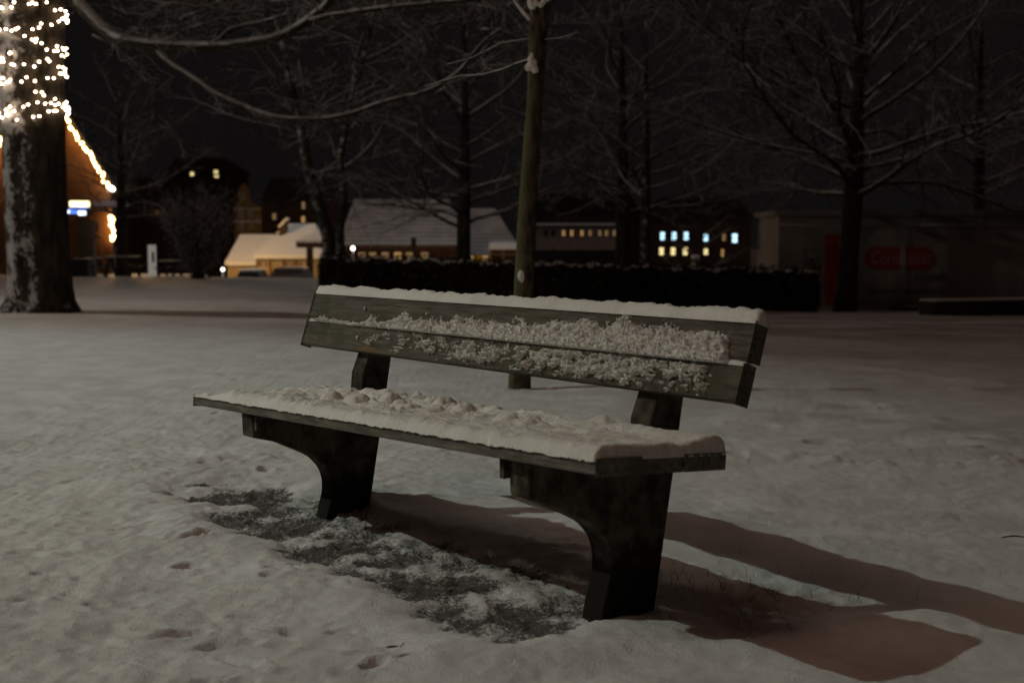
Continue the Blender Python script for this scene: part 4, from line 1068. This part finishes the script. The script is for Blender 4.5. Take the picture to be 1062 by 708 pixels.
M_TBL = simple('dark_table_wood', (.018, .017, .018), (.04, .036, .034), 5)
def picnic(u, Y, wpx, v_top, label):
    p = at(u, v_top, Y); g = ground(p.x, Y); h = p.z-g; w = wpx/FPX*Y
    root = empty('picnic_table', (p.x, Y, g), 0, label, 'table', 'dark picnic tables on the snow')
    t = MB(); t.box((-w/2, -.38, h-.05), (w/2, .38, h)); t.build('tabletop', M_TBL, root, bevel=.01)
    s = MB(); s.box((-w/2+.03, -.36, h+.002), (w/2-.03, .36, h+.035)); s.build('table_snow', M_SNOWFAR, root, bevel=.015)
    for y in (-.75, .75):
        b = MB(); b.box((-w/2, y-.13, h*.55), (w/2, y+.13, h*.6)); b.build('bench_seat', M_TBL, root)
    for x in (-w*.34, w*.34):
        for sg_ in (-1, 1):
            l_ = MB(); l_.bar((x, sg_*.65, 0), (x, sg_*.15, h-.055), .09, .09); l_.build('leg', M_TBL, root)
        br = MB(); br.bar((x+.06, -.8, h*.50), (x+.06, .8, h*.50), .05, .08); br.build('brace', M_TBL, root)
picnic(127, 50, 36, 266.5, 'larger dark picnic table with benches in front of the slim bare tree')
picnic(176, 51, 22, 271, 'small snow topped picnic table between the white pillar and the dark shrub')
picnic(97, 52, 16, 268, 'narrow dark picnic table beside the black bin box')
def bin_box():
    p = at(84, 268, 51); g = ground(p.x, 51); root = empty('bin_box', (p.x, 51, g), 0, 'black bin box right of the lit tree trunk', 'bin'); h = p.z-g; w = 20/FPX*51/2
    mb = MB(); mb.box((-w, -.4, 0), (w, .4, h-.08)); mb.build('box', M_INK, root, bevel=.02)
    mb = MB(); mb.box((-w-.04, -.44, h-.078), (w+.04, .44, h)); mb.build('lid', mat('blue_black_plastic', (.02, .022, .04), .5), root, bevel=.02)
bin_box()
def info_pillar():
    a, b = at(153.5, 254, 51), at(162, 283.5, 51); g = ground(a.x, 51); root = empty('info_pillar', ((a.x+b.x)/2, 51, g), 0, 'white upright information pillar beside the picnic tables', 'pillar'); w = (b.x-a.x)/2
    mb = MB(); mb.box((-w, -.06, 0), (w, .06, a.z-g)); mb.build('panel', mat('white_glow_panel', (.7, .7, .68), .6, emit=(1, .93, .82), es=.16), root, bevel=.01)  # weak glow added to the panel, in place of light falling on it
    mb = MB(); mb.box((w*.1, -.072, (a.z-g)*.45), (w*.7, -.062, (a.z-g)*.78)); mb.build('dark_print', M_INK, root)
info_pillar()
def lantern_post():
    p = at(98.5, 268, 50.5); g = ground(p.x, 50.5); root = empty('lantern_post', (p.x, 50.5, g), 0, 'thin grey post with a small shade and lantern in front of the festive stall', 'lamp post')
    z1, z2, z3 = at(98, 247, 50.5).z-g, at(98, 240, 50.5).z-g, at(98, 230, 50.5).z-g
    mb = MB(); mb.tube([(0,0,0), (0,0,z3-.1)], [.045, .035], 8); mb.build('pole', M_STEEL, root, True)
    mb = MB(); mb.tube([(0,0,z1), (0,0,z1+.16)], [.26, .05], 12); mb.build('shade', M_PALE, root, True)
    mb = MB(); mb.box((.0, -.08, z2), (.16, .08, z3)); mb.build('lantern', M_PALE, root, bevel=.03)
lantern_post()
def shrub(label, u, v, Y, w, h, seed, mt, n=34, group=None):
    r = random.Random(seed); p = at(u, v, Y); x = p.x; g = ground(x, Y)-.05
    root = empty('winter_shrub', (x, Y, g), 0, label, 'shrub', group); st = MB(); lv = MB()
    for k in range(n):
        a = r.uniform(0, 6.28); q = wander((r.gauss(0, .15), r.gauss(0, .15), 0), (math.cos(a)*.55*w/h*1.6, math.sin(a)*.55*w/h*1.6, 1), h*r.uniform(.55, 1.05), 9, r, .10, .0)
        st.tube(q, taper(10, .025, .006), 4); twigs(st, q, .018, r, .22, h*.22, 2, .0, .006)
        for s_ in range(130):
            i = r.randrange(2, 9); c = q[i]+Vector((r.gauss(0, .16), r.gauss(0, .16), r.gauss(0, .14))); b = Vector((r.gauss(0,1), r.gauss(0,1), r.gauss(0,1))).normalized(); cc = b.orthogonal().normalized(); z = r.uniform(.02, .045)
            lv.poly([c-b*z, c+cc*z*.6, c+b*z, c-cc*z*.6])
    st.build('stems', M_TWIG, root, True); lv.build('leaves', mt, root)
M_SHR = bark_mat('purple_brown_leaves', (.050, .030, .032), (.10, .066, .074), (.35, .8), .7, scale=4)
shrub('large dark purplish shrub with snow on its twigs left of the sheds', 205, 286, 46, 1.5, 3.5, 3, M_SHR, 52)
shrub('spiky dark bush before the row of small orange windows', 597, 262, 62, .9, 2.9, 5, M_HEDGE, 16)

# small litter on the snow
def leaf_on_snow(u, v, sz, an, label):
    d = ray(u, v); t = (.012-CAMH)/d.z; p = Vector((0, 0, CAMH))+d*t
    root = empty('fallen_leaf', p, an, label, 'leaf'); mb = MB()
    out = [(-1, 0), (-.55, .38), (0, .5), (.5, .34), (1, 0), (.5, -.3), (0, -.46), (-.55, -.36)]
    mb.v = [(x*sz, y*sz, .012+.35*sz*abs(y)+.15*sz*x*x) for x, y in out]+[(0, 0, .014)]
    for i in range(8): mb.f.append((i, (i+1) % 8, 8))
    mb.build('blade', mat('brown_leaf', (.035, .022, .012), .8), root); st = MB(); st.tube([(sz, 0, .012), (sz*1.7, .1*sz, .02)], [.0015, .001], 5); st.build('stalk', mat('leaf_stalk', (.04, .03, .02), .8), root)
leaf_on_snow(407, 677, .017, .4, 'curled brown leaf lying on the snow in front of the bench')
d = ray(1051, 561); p = Vector((0, 0, CAMH))+d*((.015-CAMH)/d.z); tw_ = MB(); tw_.tube([(-.035, 0, .012), (0, .006, .016), (.045, 0, .012)], [.002, .003, .002], 6)
tag(tw_.build('twig', M_BARK), 'short dark twig on the snow at the right edge', 'twig').location = p
